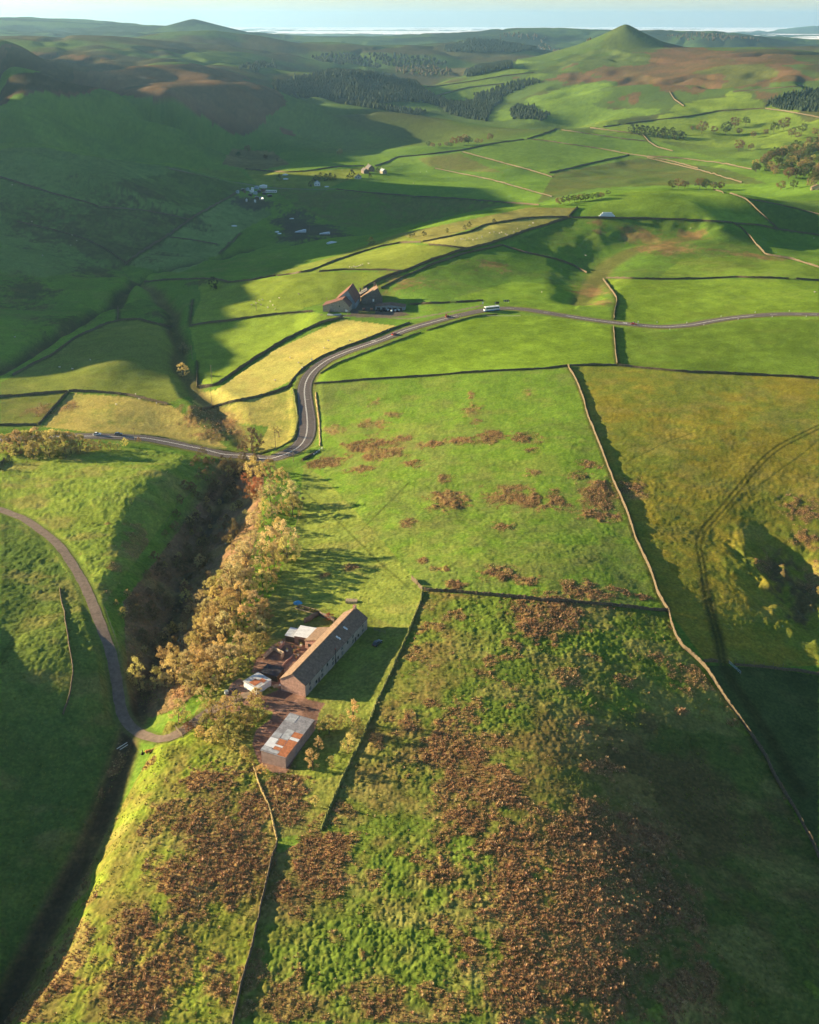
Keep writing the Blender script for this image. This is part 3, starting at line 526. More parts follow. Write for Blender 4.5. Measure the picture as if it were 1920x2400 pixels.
TYRE = [(1925, 998), (1881, 1019), (1829, 1045), (1799, 1067), (1762, 1108), (1725, 1152), (1688, 1197), (1651, 1237), (1634, 1274), (1645, 1319), (1651, 1367), (1662, 1423), (1673, 1460), (1688, 1515), (1692, 1556), (1722, 1608), (1774, 1682), (1814, 1745), (1880, 1860)]
for off in (-5, 6): along(smooth_line(pxline([(u + off, v + off * .4) for u, v in TYRE], 8), 3), .35, (.045, .055, .015), .5, .75)
along(smooth_line(pxline(TYRE[-9:], 8), 3), 1.6, (.05, .05, .02), 2, .6)  # broad dark band: muddy track and the wall's shadow, painted as one
for L_ in ([(1919, 1030), (1880, 1065), (1830, 1100), (1790, 1130), (1740, 1165), (1700, 1205), (1665, 1250)], [(1480, 1076), (1520, 1058), (1560, 1037), (1640, 1010)], [(0, 1549), (30, 1497), (56, 1449), (82, 1400), (111, 1382), (178, 1384)], [(6, 1558), (36, 1504), (62, 1456), (90, 1406), (114, 1389), (178, 1391)], [(1730, 1240), (1745, 1290), (1760, 1350)], [(960, 1130), (900, 1190), (850, 1240)], [(700, 1140), (800, 1230), (880, 1310), (960, 1380)]):
    along(smooth_line(pxline(L_, 8), 3), .3, (.06, .08, .02), .5, .6)
# hummocks: real relief on rough grazing
near = 1 - sstep(450, 800, GD)
def domes(x, y, cell, seed, fill_=.8):
    x = x / cell; y = y / cell; ix = np.floor(x); iy = np.floor(y); h = np.zeros(x.shape, np.float32)
    for a in (-1, 0, 1):
        for b in (-1, 0, 1):
            jx, jy = ix + a, iy + b; cx = jx + .15 + .7 * _h(jx, jy, seed); cy = jy + .15 + .7 * _h(jx, jy, seed + 1); r = .35 + .4 * _h(jx, jy, seed + 2); on = _h(jx, jy, seed + 3)
            h = np.maximum(h, np.clip(1 - ((x - cx) ** 2 + (y - cy) ** 2) / (r * r), 0, 1) ** .7 * (on < fill_) * (.45 + .55 * on))
    return h
mN = (GD < 820) & (GD > 120) & (np.abs(GA) < R_(34)) & (ROUGH > .02)
xs, ys = GX[mN], GY[mN]; ro = ROUGH[mN]; ru = RUSH[mN]
hum = domes(xs, ys, 1.25, 201) * .34 + domes(xs, ys, 2.6, 301, .6) * .45 + domes(xs, ys, .7, 401, .7) * .14 + (vnoise(xs / 5, ys / 5, 11) - .5) * .5
hum = hum * (.25 + .85 * ro) * (.55 + .9 * vnoise(xs / 22, ys / 22, 12)) + domes(xs, ys, 1.3, 501) * .26 * ru
GZ[mN] += hum * ro ** .5 * near[mN] * .92
tp = np.zeros(GX.shape, np.float32); tp[mN] = domes(xs, ys, 1.25, 201)
C *= (1 + .30 * (tp - .4) * (ROUGH > .3) * near)[..., None]           # paler on the tussock tops, darker between them
C[..., 0] *= 1 + .16 * tp * (ROUGH > .3) * near
def put_color(C):
    m = C * ((0.86 + .28 * fbm(GX / 2.2, GY / 2.2, 33, 2)) * (.88 + .24 * fbm(GX / 6, GY / 6, 35, 3)) * (.90 + .20 * fbm((GX * .94 + GY * .34) / 30, (GY * .94 - GX * .34) / 3.5, 37, 3)))[..., None]
    return m
C = put_color(C)
# ------------------------------------------------------------------ materials
def nd(nt, t, **kw):
    n = nt.nodes.new(t)
    for k, v in kw.items(): setattr(n, k, v)
    return n
MATS = {}
def mat(name, col, rough=.9, var=.25, scale=1.0, metal=0.0, bump=0.0, bscale=None, spec=.2, attr=None, rand=0.0, coat=0):
    """procedural surface: base colour broken up by noise in the object's own space"""
    if name in MATS: return MATS[name]
    m = bpy.data.materials.new(name); m.use_nodes = True; nt = m.node_tree; b = nt.nodes['Principled BSDF']; L = nt.links.new
    b.inputs['Roughness'].default_value = rough; b.inputs['Metallic'].default_value = metal; b.inputs['Specular IOR Level'].default_value = spec
    tc = nd(nt, 'ShaderNodeTexCoord'); no = nd(nt, 'ShaderNodeTexNoise'); no.inputs['Scale'].default_value = scale; no.inputs['Detail'].default_value = 5; no.inputs['Roughness'].default_value = .65
    L(tc.outputs['Object'], no.inputs['Vector'])
    mp = nd(nt, 'ShaderNodeMapRange'); mp.inputs['From Min'].default_value = .3; mp.inputs['From Max'].default_value = .7; mp.inputs['To Min'].default_value = 1 - var; mp.inputs['To Max'].default_value = 1 + var
    L(no.outputs['Fac'], mp.inputs['Value'])
    mx = nd(nt, 'ShaderNodeMix', data_type='RGBA', blend_type='MULTIPLY'); mx.inputs[0].default_value = 1
    if attr:
        at_ = nd(nt, 'ShaderNodeAttribute', attribute_name=attr); L(at_.outputs['Color'], mx.inputs[6])
    else: mx.inputs[6].default_value = (*col, 1)
    L(mp.outputs[0], mx.inputs[7]); out = mx.outputs[2]
    if rand:
        oi = nd(nt, 'ShaderNodeObjectInfo'); hs = nd(nt, 'ShaderNodeHueSaturation'); m1 = nd(nt, 'ShaderNodeMapRange'); m1.inputs['To Min'].default_value = 1 - rand; m1.inputs['To Max'].default_value = 1 + rand
        m2 = nd(nt, 'ShaderNodeMapRange'); m2.inputs['To Min'].default_value = .5 - rand * .09; m2.inputs['To Max'].default_value = .5 + rand * .09
        L(oi.outputs['Random'], m1.inputs['Value']); L(m1.outputs[0], hs.inputs['Value'])
        mt = nd(nt, 'ShaderNodeMath', operation='FRACT'); mm = nd(nt, 'ShaderNodeMath', operation='MULTIPLY'); mm.inputs[1].default_value = 7.31
        L(oi.outputs['Random'], mm.inputs[0]); L(mm.outputs[0], mt.inputs[0]); L(mt.outputs[0], m2.inputs['Value']); L(m2.outputs[0], hs.inputs['Hue']); L(out, hs.inputs['Color']); out = hs.outputs[0]
    L(out, b.inputs['Base Color'])
    if bump:
        n2_ = nd(nt, 'ShaderNodeTexNoise'); n2_.inputs['Scale'].default_value = bscale or scale * 3; n2_.inputs['Detail'].default_value = 4; L(tc.outputs['Object'], n2_.inputs['Vector'])
        bp = nd(nt, 'ShaderNodeBump'); bp.inputs['Strength'].default_value = 1; bp.inputs['Distance'].default_value = bump; L(n2_.outputs['Fac'], bp.inputs['Height']); L(bp.outputs[0], b.inputs['Normal'])
    if coat: b.inputs['Coat Weight'].default_value = coat; b.inputs['Coat Roughness'].default_value = .08
    MATS[name] = m; return m
def leafmat(name, col, rand=.3, trans=.35):
    if name in MATS: return MATS[name]
    m = mat(name, col, .8, .35, .35, rand=rand); nt = m.node_tree; b = nt.nodes['Principled BSDF']; L = nt.links.new
    src = b.inputs['Base Color'].links[0].from_socket
    tr = nd(nt, 'ShaderNodeBsdfTranslucent'); L(src, tr.inputs['Color']); mx = nd(nt, 'ShaderNodeMixShader'); mx.inputs[0].default_value = trans
    L(b.outputs[0], mx.inputs[1]); L(tr.outputs[0], mx.inputs[2]); L(mx.outputs[0], nt.nodes['Material Output'].inputs['Surface'])
    return m

# ------------------------------------------------------------------ objects
def tag(o, label=None, cat=None, group=None, kind=None):
    if label: o['label'] = label
    if cat: o['category'] = cat
    if group: o['group'] = group
    if kind: o['kind'] = kind
    return o
def thing(name, label, cat, loc=(0, 0, 0), rz=0.0, group=None):
    o = bpy.data.objects.new(name, None); COL.objects.link(o); o.location = loc; o.rotation_euler = (0, 0, rz); o.empty_display_size = .5
    return tag(o, label, cat, group)
def np_mesh(name, co, faces, nper, smooth=True):
    me = bpy.data.meshes.new(name); co = np.asarray(co, np.float32); f = np.asarray(faces, np.int32).ravel()
    me.vertices.add(len(co)); me.vertices.foreach_set('co', co.ravel()); me.loops.add(len(f)); me.loops.foreach_set('vertex_index', f)
    n = len(f) // nper; me.polygons.add(n); me.polygons.foreach_set('loop_start', np.arange(0, n * nper, nper, dtype=np.int32)); me.polygons.foreach_set('loop_total', np.full(n, nper, np.int32))
    me.polygons.foreach_set('use_smooth', np.full(n, smooth)); me.update(calc_edges=True); return me
def link(name, me, m, parent=None, loc=(0, 0, 0), rz=0.0):
    o = bpy.data.objects.new(name, me); COL.objects.link(o)
    if m is not None:
        me.materials.clear()
        for x in (m if isinstance(m, (list, tuple)) else [m]): me.materials.append(x)
    if parent is not None: o.parent = parent
    o.location = loc; o.rotation_euler = (0, 0, rz); return o
def copy_tree(o, parent=None):
    c = o.copy(); COL.objects.link(c); c.parent = parent
    for ch in list(o.children): copy_tree(ch, c)
    return c
class MB:
    """collects simple solids into one mesh"""
    def __init__(s): s.bm = bmesh.new()
    def box(s, x0, x1, y0, y1, z0, z1, M=None):
        v = [s.bm.verts.new(p) for p in ((x0, y0, z0), (x1, y0, z0), (x1, y1, z0), (x0, y1, z0), (x0, y0, z1), (x1, y0, z1), (x1, y1, z1), (x0, y1, z1))]
        for f in ((3, 2, 1, 0), (4, 5, 6, 7), (0, 1, 5, 4), (1, 2, 6, 5), (2, 3, 7, 6), (3, 0, 4, 7)): s.bm.faces.new([v[i] for i in f])
        if M is not None: bmesh.ops.transform(s.bm, matrix=M, verts=v)
        return v
    def prism(s, prof, y0, y1, M=None):
        """closed x-z outline swept along y"""
        a = [s.bm.verts.new((x, y0, z)) for x, z in prof]; b = [s.bm.verts.new((x, y1, z)) for x, z in prof]; n = len(prof)
        s.bm.faces.new(a); s.bm.faces.new(b[::-1])
        for i in range(n): s.bm.faces.new([a[i], b[i], b[(i + 1) % n], a[(i + 1) % n]][::-1])
        if M is not None: bmesh.ops.transform(s.bm, matrix=M, verts=a + b)
        return a + b
    def tube(s, p, q, r0, r1=None, n=8):
        p, q = Vector(p), Vector(q); r1 = r0 if r1 is None else r1; d = (q - p).normalized(); u = d.orthogonal().normalized(); w = d.cross(u)
        A = [s.bm.verts.new(p + (u * math.cos(t) + w * math.sin(t)) * r0) for t in [2 * math.pi * k / n for k in range(n)]]
        B = [s.bm.verts.new(q + (u * math.cos(t) + w * math.sin(t)) * r1) for t in [2 * math.pi * k / n for k in range(n)]]
        for i in range(n): s.bm.faces.new([A[i], A[(i + 1) % n], B[(i + 1) % n], B[i]])
        s.bm.faces.new(A[::-1]); s.bm.faces.new(B); return A + B
    def ball(s, c, r, sub=2, sc=(1, 1, 1), jit=0):
        g = bmesh.ops.create_icosphere(s.bm, subdivisions=sub, radius=1)
        for v in g['verts']:
            k = 1 + random.uniform(-jit, jit); v.co = Vector((c[0] + v.co.x * r * sc[0] * k, c[1] + v.co.y * r * sc[1] * k, c[2] + v.co.z * r * sc[2] * k))
        return g['verts']
    def build(s, name, m, parent=None, loc=(0, 0, 0), rz=0.0, bevel=0, smooth=False):
        bmesh.ops.recalc_face_normals(s.bm, faces=s.bm.faces[:])
        if bevel: bmesh.ops.bevel(s.bm, geom=s.bm.edges[:], offset=bevel, segments=1, affect='EDGES', clamp_overlap=True)
        me = bpy.data.meshes.new(name); s.bm.to_mesh(me); s.bm.free()
        if smooth:
            for p in me.polygons: p.use_smooth = True
        return link(name, me, m, parent, loc, rz)
# ------------------------------------------------------------------ ground, roads
nr, nc = GX.shape
idx = np.arange(nr * nc).reshape(nr, nc)
gm = np_mesh('ground', np.stack([GX, GY, GZ], -1).reshape(-1, 3), np.stack([idx[:-1, :-1], idx[:-1, 1:], idx[1:, 1:], idx[1:, :-1]], -1), 4)
ca = gm.color_attributes.new('grown', 'FLOAT_COLOR', 'POINT')
ca.data.foreach_set('color', np.concatenate([C.reshape(-1, 3), np.ones((nr * nc, 1), np.float32)], 1).astype(np.float32).ravel())
MG = mat('grazing_land', (0, 0, 0), 1.0, .30, .9, attr='grown', spec=.0, bump=.10, bscale=1.6)
gr = link('ground', gm, MG); tag(gr, kind='structure')
def strip(name, P, offs, lift, m, kind='structure', parent=None, twod=True):
    """ribbon along a world polyline; offs = offsets across it"""
    T = np.gradient(P[:, :2], axis=0); T /= np.maximum(np.hypot(T[:, 0], T[:, 1]), 1e-9)[:, None]; N = np.stack([-T[:, 1], T[:, 0]], 1)
    n, k = len(P), len(offs); V = np.zeros((n, k, 3))
    for j, o in enumerate(offs):
        oo = np.asarray(o) if np.ndim(o) else np.full(n, o)
        V[:, j, 0] = P[:, 0] + N[:, 0] * oo; V[:, j, 1] = P[:, 1] + N[:, 1] * oo; V[:, j, 2] = P[:, 2] + lift
    i = np.arange(n * k).reshape(n, k); f = np.stack([i[:-1, :-1], i[1:, :-1], i[1:, 1:], i[:-1, 1:]], -1)
    o = link(name, np_mesh(name, V.reshape(-1, 3), f.reshape(-1, 4), 4), m, parent)
    if kind: tag(o, kind=kind)
    return o
asph = mat('asphalt', (.105, .085, .08), .85, .22, .5, spec=.3)
paint = mat('road_paint', (.78, .77, .72), .6, .15, 2)
ROAD, RS = resample(ROAD, 2.5); RZ = np.maximum(zat(ROAD[:, 0], ROAD[:, 1]), ROAD[:, 2] - .1); ROAD[:, 2] = RZ
for _ in range(6): ROAD[1:-1, 2] = ROAD[1:-1, 2] * .5 + (ROAD[:-2, 2] + ROAD[2:, 2]) * .25
pr_u, pr_v = proj(ROAD[:, 0], ROAD[:, 1], ROAD[:, 2])
bendk = np.exp(-(((ROAD[:, 0] - at(715, 1040)[0]) ** 2 + (ROAD[:, 1] - at(715, 1000)[1]) ** 2) / 45 ** 2))
HW = 3.4 + .9 * bendk
strip('road', ROAD, [-HW - .6, -HW, -HW * .5, 0, HW * .5, HW, HW + .6], .16, asph)
cl = np.zeros(len(ROAD)); curve = pr_v > 790
for nm, o in (('road_marking', -.32), ('road_marking', .10)): strip(nm, ROAD[(pr_v > 740)], [o, o + .20], .175, paint)
for s0 in range(0, int(RS[-1]), 9):
    m_ = (RS >= s0) & (RS <= s0 + 6.2) & (pr_v <= 741)
    if m_.sum() > 2: strip('road_marking', ROAD[m_], [-.13, .13], .175, paint)
for sg in (-1, 1): strip('road_marking', ROAD, [sg * (HW - .26), sg * (HW - .14)], .175, mat('worn_paint', (.34, .33, .31), .7, .3, .6))
trk = mat('stone_track', (.165, .125, .10), .95, .3, .6, bump=.05)
TRACK, TS = resample(TRACK, 1.2); TRACK[:, 2] = zat(TRACK[:, 0], TRACK[:, 1])
for _ in range(4): TRACK[1:-1, 2] = TRACK[1:-1, 2] * .5 + (TRACK[:-2, 2] + TRACK[2:, 2]) * .25
w_ = 1.2 + .35 * vnoise(TS / 3, TS * 0, 5); w2_ = 1.2 + .35 * vnoise(TS / 3, TS * 0 + 9, 5)
strip('farm_track', TRACK, [-w_ - .5, -w_, -.5, .5, w2_, w2_ + .5], .10, trk)
LANE[:, 2] = zat(LANE[:, 0], LANE[:, 1]); strip('lane', LANE, [-2, 0, 2], .35, mat('old_asphalt', (.16, .15, .13), .9, .2, .3))
def text_mesh(s, size, stretch):
    cu = bpy.data.curves.new('txt', 'FONT'); cu.body = s; cu.size = size; cu.align_x = 'CENTER'; o = bpy.data.objects.new('txt', cu); COL.objects.link(o)
    me = bpy.data.meshes.new_from_object(o.evaluated_get(bpy.context.evaluated_depsgraph_get())); bpy.data.objects.remove(o); return me
def road_word(u, v, off, flip):
    p = at(u, v); k = int(np.argmin(np.hypot(ROAD[:, 0] - p[0], ROAD[:, 1] - p[1]))); T = ROAD[k + 1] - ROAD[k - 1]; a = math.atan2(T[1], T[0]) + (math.pi / 2 if not flip else -math.pi / 2)
    me = text_mesh('SLOW', 1.0, 1); N = np.array([-T[1], T[0]]) / math.hypot(T[0], T[1])
    o = link('road_marking', me, paint, None, (ROAD[k, 0] + N[0] * off, ROAD[k, 1] + N[1] * off, ROAD[k, 2] + .18), a); o.scale = (1.05, 4.4, 1); tag(o, kind='structure')
road_word(720, 938, -2.3, True); road_word(884, 800, 2.0, False); road_word(1455, 759, 2.0, True); road_word(225, 1021, 2.0, False)
# ------------------------------------------------------------------ dry-stone walls, hedges, fences
stone = mat('drystone', (.115, .09, .06), .95, .45, 1.6, bump=.12, bscale=3)
WG = 'dry-stone field walls'
def wall(px, label, h=1.3, w=.6, m=None, name='drystone_wall', cat='wall', group=WG, jit=.30, sm=2, cap=True):
    P = smooth_line(pxline(px, 5), sm); D = math.hypot(P[:, 0].mean(), P[:, 1].mean()); st = .7 if D < 450 else (2.0 if D < 1000 else 4.0)
    P, s = resample(P, st); n = len(P)
    if n < 3: P, s = resample(P, st * .4); n = len(P)
    T = np.gradient(P[:, :2], axis=0); T /= np.maximum(np.hypot(T[:, 0], T[:, 1]), 1e-9)[:, None]; N = np.stack([-T[:, 1], T[:, 0]], 1)
    rs = np.random.RandomState(n * 7 + int(abs(P[0, 0]) * 3) % 999)
    zg = np.minimum.reduce([zat(P[:, 0] + N[:, 0] * o, P[:, 1] + N[:, 1] * o) for o in (-.8, 0, .8)])
    zc = zat(P[:, 0], P[:, 1])
    low = fbm(s / 14, s * 0 + n, 71, 2); hh_ = h * (1 + (low - .5) * .5) * (1 - jit / 2 + jit * rs.rand(n)); wv = (fbm(s / 9, s * 0, n, 2) - .5) * .7
    prof = [(-.5, -.45, 0), (-.42, .55, 1), (-.30, .95, 1), (.0, 1.06, 1), (.30, .95, 1), (.42, .55, 1), (.5, -.45, 0)]
    V = np.zeros((n, 7, 3))
    for j, (a, b, q) in enumerate(prof):
        oo = a * w + wv + (rs.rand(n) - .5) * jit * w * .8
        V[:, j, 0] = P[:, 0] + N[:, 0] * oo; V[:, j, 1] = P[:, 1] + N[:, 1] * oo
        V[:, j, 2] = (zc + b * hh_ + (rs.rand(n) - .5) * jit * .5) if q else zg - .3
    i = np.arange(n * 7).reshape(n, 7); f = np.stack([i[:-1, :-1], i[1:, :-1], i[1:, 1:], i[:-1, 1:]], -1).reshape(-1, 4)
    e0 = [[i[0, 0], i[0, 1], i[0, 5], i[0, 6]], [i[0, 1], i[0, 2], i[0, 4], i[0, 5]], [i[-1, 6], i[-1, 5], i[-1, 1], i[-1, 0]], [i[-1, 5], i[-1, 4], i[-1, 2], i[-1, 1]]]
    o = link(name, np_mesh(name, V.reshape(-1, 3), np.vstack([f, e0]), 4, False), m or stone)
    return tag(o, label, cat, group)
for px, lab, h in WALLS: wall(px, lab, h, .5 if h < 1.65 else .65)
hedge = mat('rank_grass', (.13, .14, .04), 1, .45, 1.5, bump=.2)
straw_h = mat('dead_grass', (.33, .25, .11), 1, .4, 1.5, bump=.2)
wall([(992, 1387), (974, 1441), (959, 1482), (937, 1530), (915, 1578), (885, 1641), (859, 1708), (818, 1797), (803, 1826), (777, 1885), (751, 1948)], 'overgrown bank of rank grass between farmhouse and rushy field', .75, .9, hedge, 'grassy_bank', 'bank', None, .4)
wall([(594, 1800), (612, 1848), (627, 1885), (636, 1911), (640, 1922), (651, 1971)], 'thin straw coloured grass bank from the patchwork-roofed shed down to the bottom wall', .4, .5, straw_h, 'grassy_bank', 'bank', None, .4)
wall([(740, 920), (748, 985), (751, 1046)], 'straw coloured grassy bank right of the hairpin road', .6, 1.0, straw_h, 'grassy_bank', 'bank', None, .4)
wall([(600, 1066), (650, 1052), (690, 1030), (699, 985), (694, 950), (688, 912)], 'dark hedge along the inside of the hairpin bend', .8, 1.3, hedge, 'roadside_hedge', 'hedge', None, .4)
wall([(330, 1018), (390, 1027), (440, 1039), (500, 1052), (560, 1062)], 'low hedge above the left road towards the hairpin', .6, .9, hedge, 'roadside_hedge', 'hedge', None, .4)
wall([(1000, 775), (1060, 756), (1110, 742), (1165, 737)], 'dark hedge below the road near the coach', .8, 1.3, hedge, 'roadside_hedge', 'hedge', None, .4)
wall([(750, 876), (790, 852), (850, 829), (920, 803), (985, 779)], 'dark hedge along the inside of the long bend', .8, 1.3, hedge, 'roadside_hedge', 'hedge', None, .4)
# post and wire fences
postw = mat('weathered_timber', (.20, .16, .11), .9, .3, 2)
def fence(px, label, step=3.0, h=1.15, r=.07, rails=(.5, 1.0), rr=.02, m=None):
    P, s = resample(pxline(px, 6), step); P[:, 2] = zat(P[:, 0], P[:, 1]); t = thing('wire_fence', label, 'fence', P[0]); o = Vector(P[0])
    for k, p in enumerate(P[:90]):
        mb = MB(); mb.tube((0, 0, -.3), (random.uniform(-.06, .06), 0, h), r, r * .8, 6); mb.build('post', m or postw, t, Vector(p) - o)
    for z in rails:
        mb = MB()
        for a, b in zip(P[:-1], P[1:]): mb.tube(Vector(a) - o + Vector((0, 0, z)), Vector(b) - o + Vector((0, 0, z)), rr, rr, 4)
        mb.build('wire', m or postw, t)
    return t
fence([(594, 1800), (612, 1848), (627, 1885), (636, 1911), (640, 1922), (651, 1971)], 'thin post and wire fence on the grass bank below the patchwork-roofed shed', 2.5)
fence([(245, 1426), (252, 1445), (260, 1467), (268, 1490), (276, 1512), (283, 1560)], 'wire fence between farm track and ravine', 2.5)
fence([(700, 1211), (694, 1240), (688, 1270), (683, 1300)], 'dark wire fence on the right rim of the ravine', 2.0, 1.3, .09)
fence([(1723, 1553), (1745, 1554), (1770, 1558), (1800, 1561), (1835, 1563)], 'row of sunlit fence posts above the shaded wall', 3.5, 1.5, .1)
fence([(480, 1128), (450, 1150), (415, 1188), (385, 1232)], 'wire fence along the left rim of the ravine', 4)
fence([(878, 1478), (890, 1482), (903, 1485)], 'short dark fence off the far corner of the farmhouse', 2.0, 1.3, .1, (.45, .8, 1.15), .05)
fence([(1840, 880), (1880, 882), (1919, 886)], 'fence posts standing along the top wall of the olive field', 4, 1.6, .08)
def gate(p, q, label, h=1.15, m=None, bars=5):
    p, q = Vector(at(*p)), Vector(at(*q)); t = thing('field_gate', label, 'gate', p); d = q - p
    mb = MB()
    for k in range(bars): z = .2 + (h - .2) * k / (bars - 1); mb.tube((0, 0, z), (d.x, d.y, d.z + z), .045, .045, 5)
    for f in (0, .5, 1): mb.tube((d.x * f, d.y * f, d.z * f + .15), (d.x * f, d.y * f, d.z * f + h), .05, .05, 5)
    mb.tube((0, 0, .2), (d.x, d.y, d.z + h), .04, .04, 5); mb.build('bars', m or postw, t)
    for f in (-.03, 1.03): mb = MB(); mb.tube((d.x * f, d.y * f, d.z * f - .2), (d.x * f, d.y * f, d.z * f + h + .25), .11, .1, 7); mb.build('gatepost', postw, t)
    return t
galv = mat('galvanised', (.35, .42, .46), .45, .2, 2, metal=.6)
gate((1709, 1555), (1736, 1580), 'open galvanised field gate standing in deep shade', 1.2, galv)
gate((413, 1709), (428, 1728), 'timber gate across the track into the farmyard', 1.2)
gate((1057, 709), (1067, 709), 'small gate in the gap in the wall left of the coach', 1.2)
white = mat('white_paint', (.78, .78, .75), .6, .12, 1)
for (a, b, lab) in (((274, 1756), (298, 1741), 'upper of two pale rails lying in grass below the track'), ((281, 1758), (300, 1746), 'lower of two pale rails lying in grass below the track')):
    p, q = Vector(at(*a)), Vector(at(*b)); mb = MB(); mb.tube((0, 0, .12), (q - p) + Vector((0, 0, .12)), .11, .11, 5); o = mb.build('pole', white, None, p); tag(o, lab, 'rail', 'pale rails below the track')
# ------------------------------------------------------------------ trees
bark = mat('bark', (.10, .075, .055), .95, .3, 2)
LEAF = {'pale': leafmat('pale_leaves', (.60, .49, .23), .22, .45), 'golden': leafmat('golden_leaves', (.58, .46, .17), .28, .45), 'olive': leafmat('olive_leaves', (.40, .34, .11), .22, .45), 'rust': leafmat('rust_leaves', (.38, .18, .07)), 'green': leafmat('green_leaves', (.075, .10, .028)), 'dark': leafmat('dark_leaves', (.035, .05, .02)), 'brown': leafmat('brown_leaves', (.22, .155, .075))}
def leaf_cloud(rs, centres, radii, per, size, up=.25):
    n = len(centres) * per; c = np.repeat(centres, per, 0); r = np.repeat(radii, per)
    d = rs.randn(n, 3); d /= np.linalg.norm(d, axis=1)[:, None]; p = c + d * (r * rs.rand(n) ** .45)[:, None]
    nrm = d + rs.randn(n, 3) * .9 + np.array([0, 0, up]); nrm /= np.linalg.norm(nrm, axis=1)[:, None]
    u = np.cross(nrm, rs.randn(n, 3)); u /= np.linalg.norm(u, axis=1)[:, None]; w = np.cross(nrm, u)
    s = size * (.6 + .8 * rs.rand(n))[:, None]; e = (.45 + .4 * rs.rand(n))[:, None]
    V = np.stack([p - u * s, p + w * s * e, p + u * s, p - w * s * e], 1).reshape(-1, 3)
    return V, np.arange(n * 4).reshape(n, 4)
def make_tree_mesh(kind, seed):
    """unit tree 1 m high: crown and trunk meshes"""
    rs = np.random.RandomState(seed); cs, rr = [], []
    if kind == 'bushy':
        for k in range(42):
            a = rs.rand() * 6.283; z = .07 + .89 * rs.rand() ** .9; rad = .40 * math.sin(math.pi * min(1, (z + .04) / 1.06) ** .8) * (.4 + .75 * rs.rand()); cs.append((rad * math.cos(a), rad * math.sin(a), z)); rr.append(.05 + .075 * rs.rand() ** 1.5)
        per, size = 74, .0175
    elif kind == 'upright':
        for k in range(24):
            a = rs.rand() * 6.283; z = .1 + .88 * rs.rand(); rad = .24 * math.sin(math.pi * min(1, z) ** .9) * (.3 + .8 * rs.rand()) + .03; cs.append((rad * math.cos(a) + .05 * math.sin(5 * z + seed), rad * math.sin(a), z)); rr.append(.05 + .055 * rs.rand())
        per, size = 60, .016
    else:
        for k in range(34):
            a = rs.rand() * 6.283; z = .30 + .66 * rs.rand(); rad = .46 * math.sqrt(max(0, 1 - ((z - .6) / .42) ** 2)) * (.5 + .5 * rs.rand()); cs.append((rad * math.cos(a), rad * math.sin(a), z)); rr.append(.08 + .07 * rs.rand())
        per, size = 42, .028
    V, F = leaf_cloud(rs, np.array(cs), np.array(rr), per, size)
    cm = np_mesh('crown', V, F, 4, False)
    mb = MB(); top = Vector((rs.randn() * .02, rs.randn() * .02, .62)); mb.tube((0, 0, -.06), top, .022, .008, 6)
    for k in range(9):
        c = Vector(cs[rs.randint(len(cs))]); b = top * (.25 + .6 * rs.rand()); mb.tube(b, c, .009, .003, 4)
    tm = bpy.data.meshes.new('trunk'); mb.bm.to_mesh(tm); mb.bm.free(); tm.materials.append(bark); return cm, tm
TREES = {}
for kind in ('bushy', 'upright', 'round'):
    for s in range(4): TREES[kind, s] = make_tree_mesh(kind, 100 + s * 13 + len(kind))
CM = {}
def crown_mesh(kind, s, col):
    k = (kind, s, col)
    if k not in CM:
        m = TREES[kind, s][0].copy(); m.materials.clear(); m.materials.append(LEAF[col]); CM[k] = m
    return CM[k]
ORD = 'first second third fourth fifth sixth seventh eighth ninth tenth eleventh twelfth thirteenth fourteenth fifteenth sixteenth seventeenth eighteenth nineteenth twentieth'.split()
def ordinal(k):
    if k < 20: return ORD[k]
    t = ['twenty', 'thirty', 'forty', 'fifty', 'sixty', 'seventy', 'eighty', 'ninety'][(k + 1) // 10 - 2]; r = (k + 1) % 10
    return (t + '-' + ORD[r - 1]) if r else t[:-1] + 'ieth'
def tree(name, label, u, v, rpx, col='golden', kind='bushy', hk=2.4, group=None, s=None, cat='tree'):
    """(u, v) middle of the crown in the photo, rpx its half width"""
    g = at(u, v); D = math.hypot(g[0], g[1], CAMZ - g[2]); sc = FPX / D; r = rpx / sc; wid = {'bushy': .42, 'upright': .25, 'round': .48}[kind]
    h = r / wid * (hk / 2.4)
    cosd = math.hypot(g[0], g[1]) / D; vb = v + .52 * h * sc * cosd; g = at(u, vb); D2 = math.hypot(g[0], g[1], CAMZ - g[2]); h *= D2 / D; r *= D2 / D
    t = thing(name, label, cat, (g[0], g[1], g[2] - .05), random.uniform(0, 6.28), group); s = random.randrange(4) if s is None else s
    c = bpy.data.objects.new('crown', crown_mesh(kind, s, col)); COL.objects.link(c); c.parent = t
    k = bpy.data.objects.new('trunk', TREES[kind, s][1]); COL.objects.link(k); k.parent = t
    wsc = r / wid; t.scale = (wsc * random.uniform(.9, 1.1), wsc * random.uniform(.9, 1.1), h); return t
def T(s): return np.array([float(x) for x in s.split()]).reshape(-1, 3)
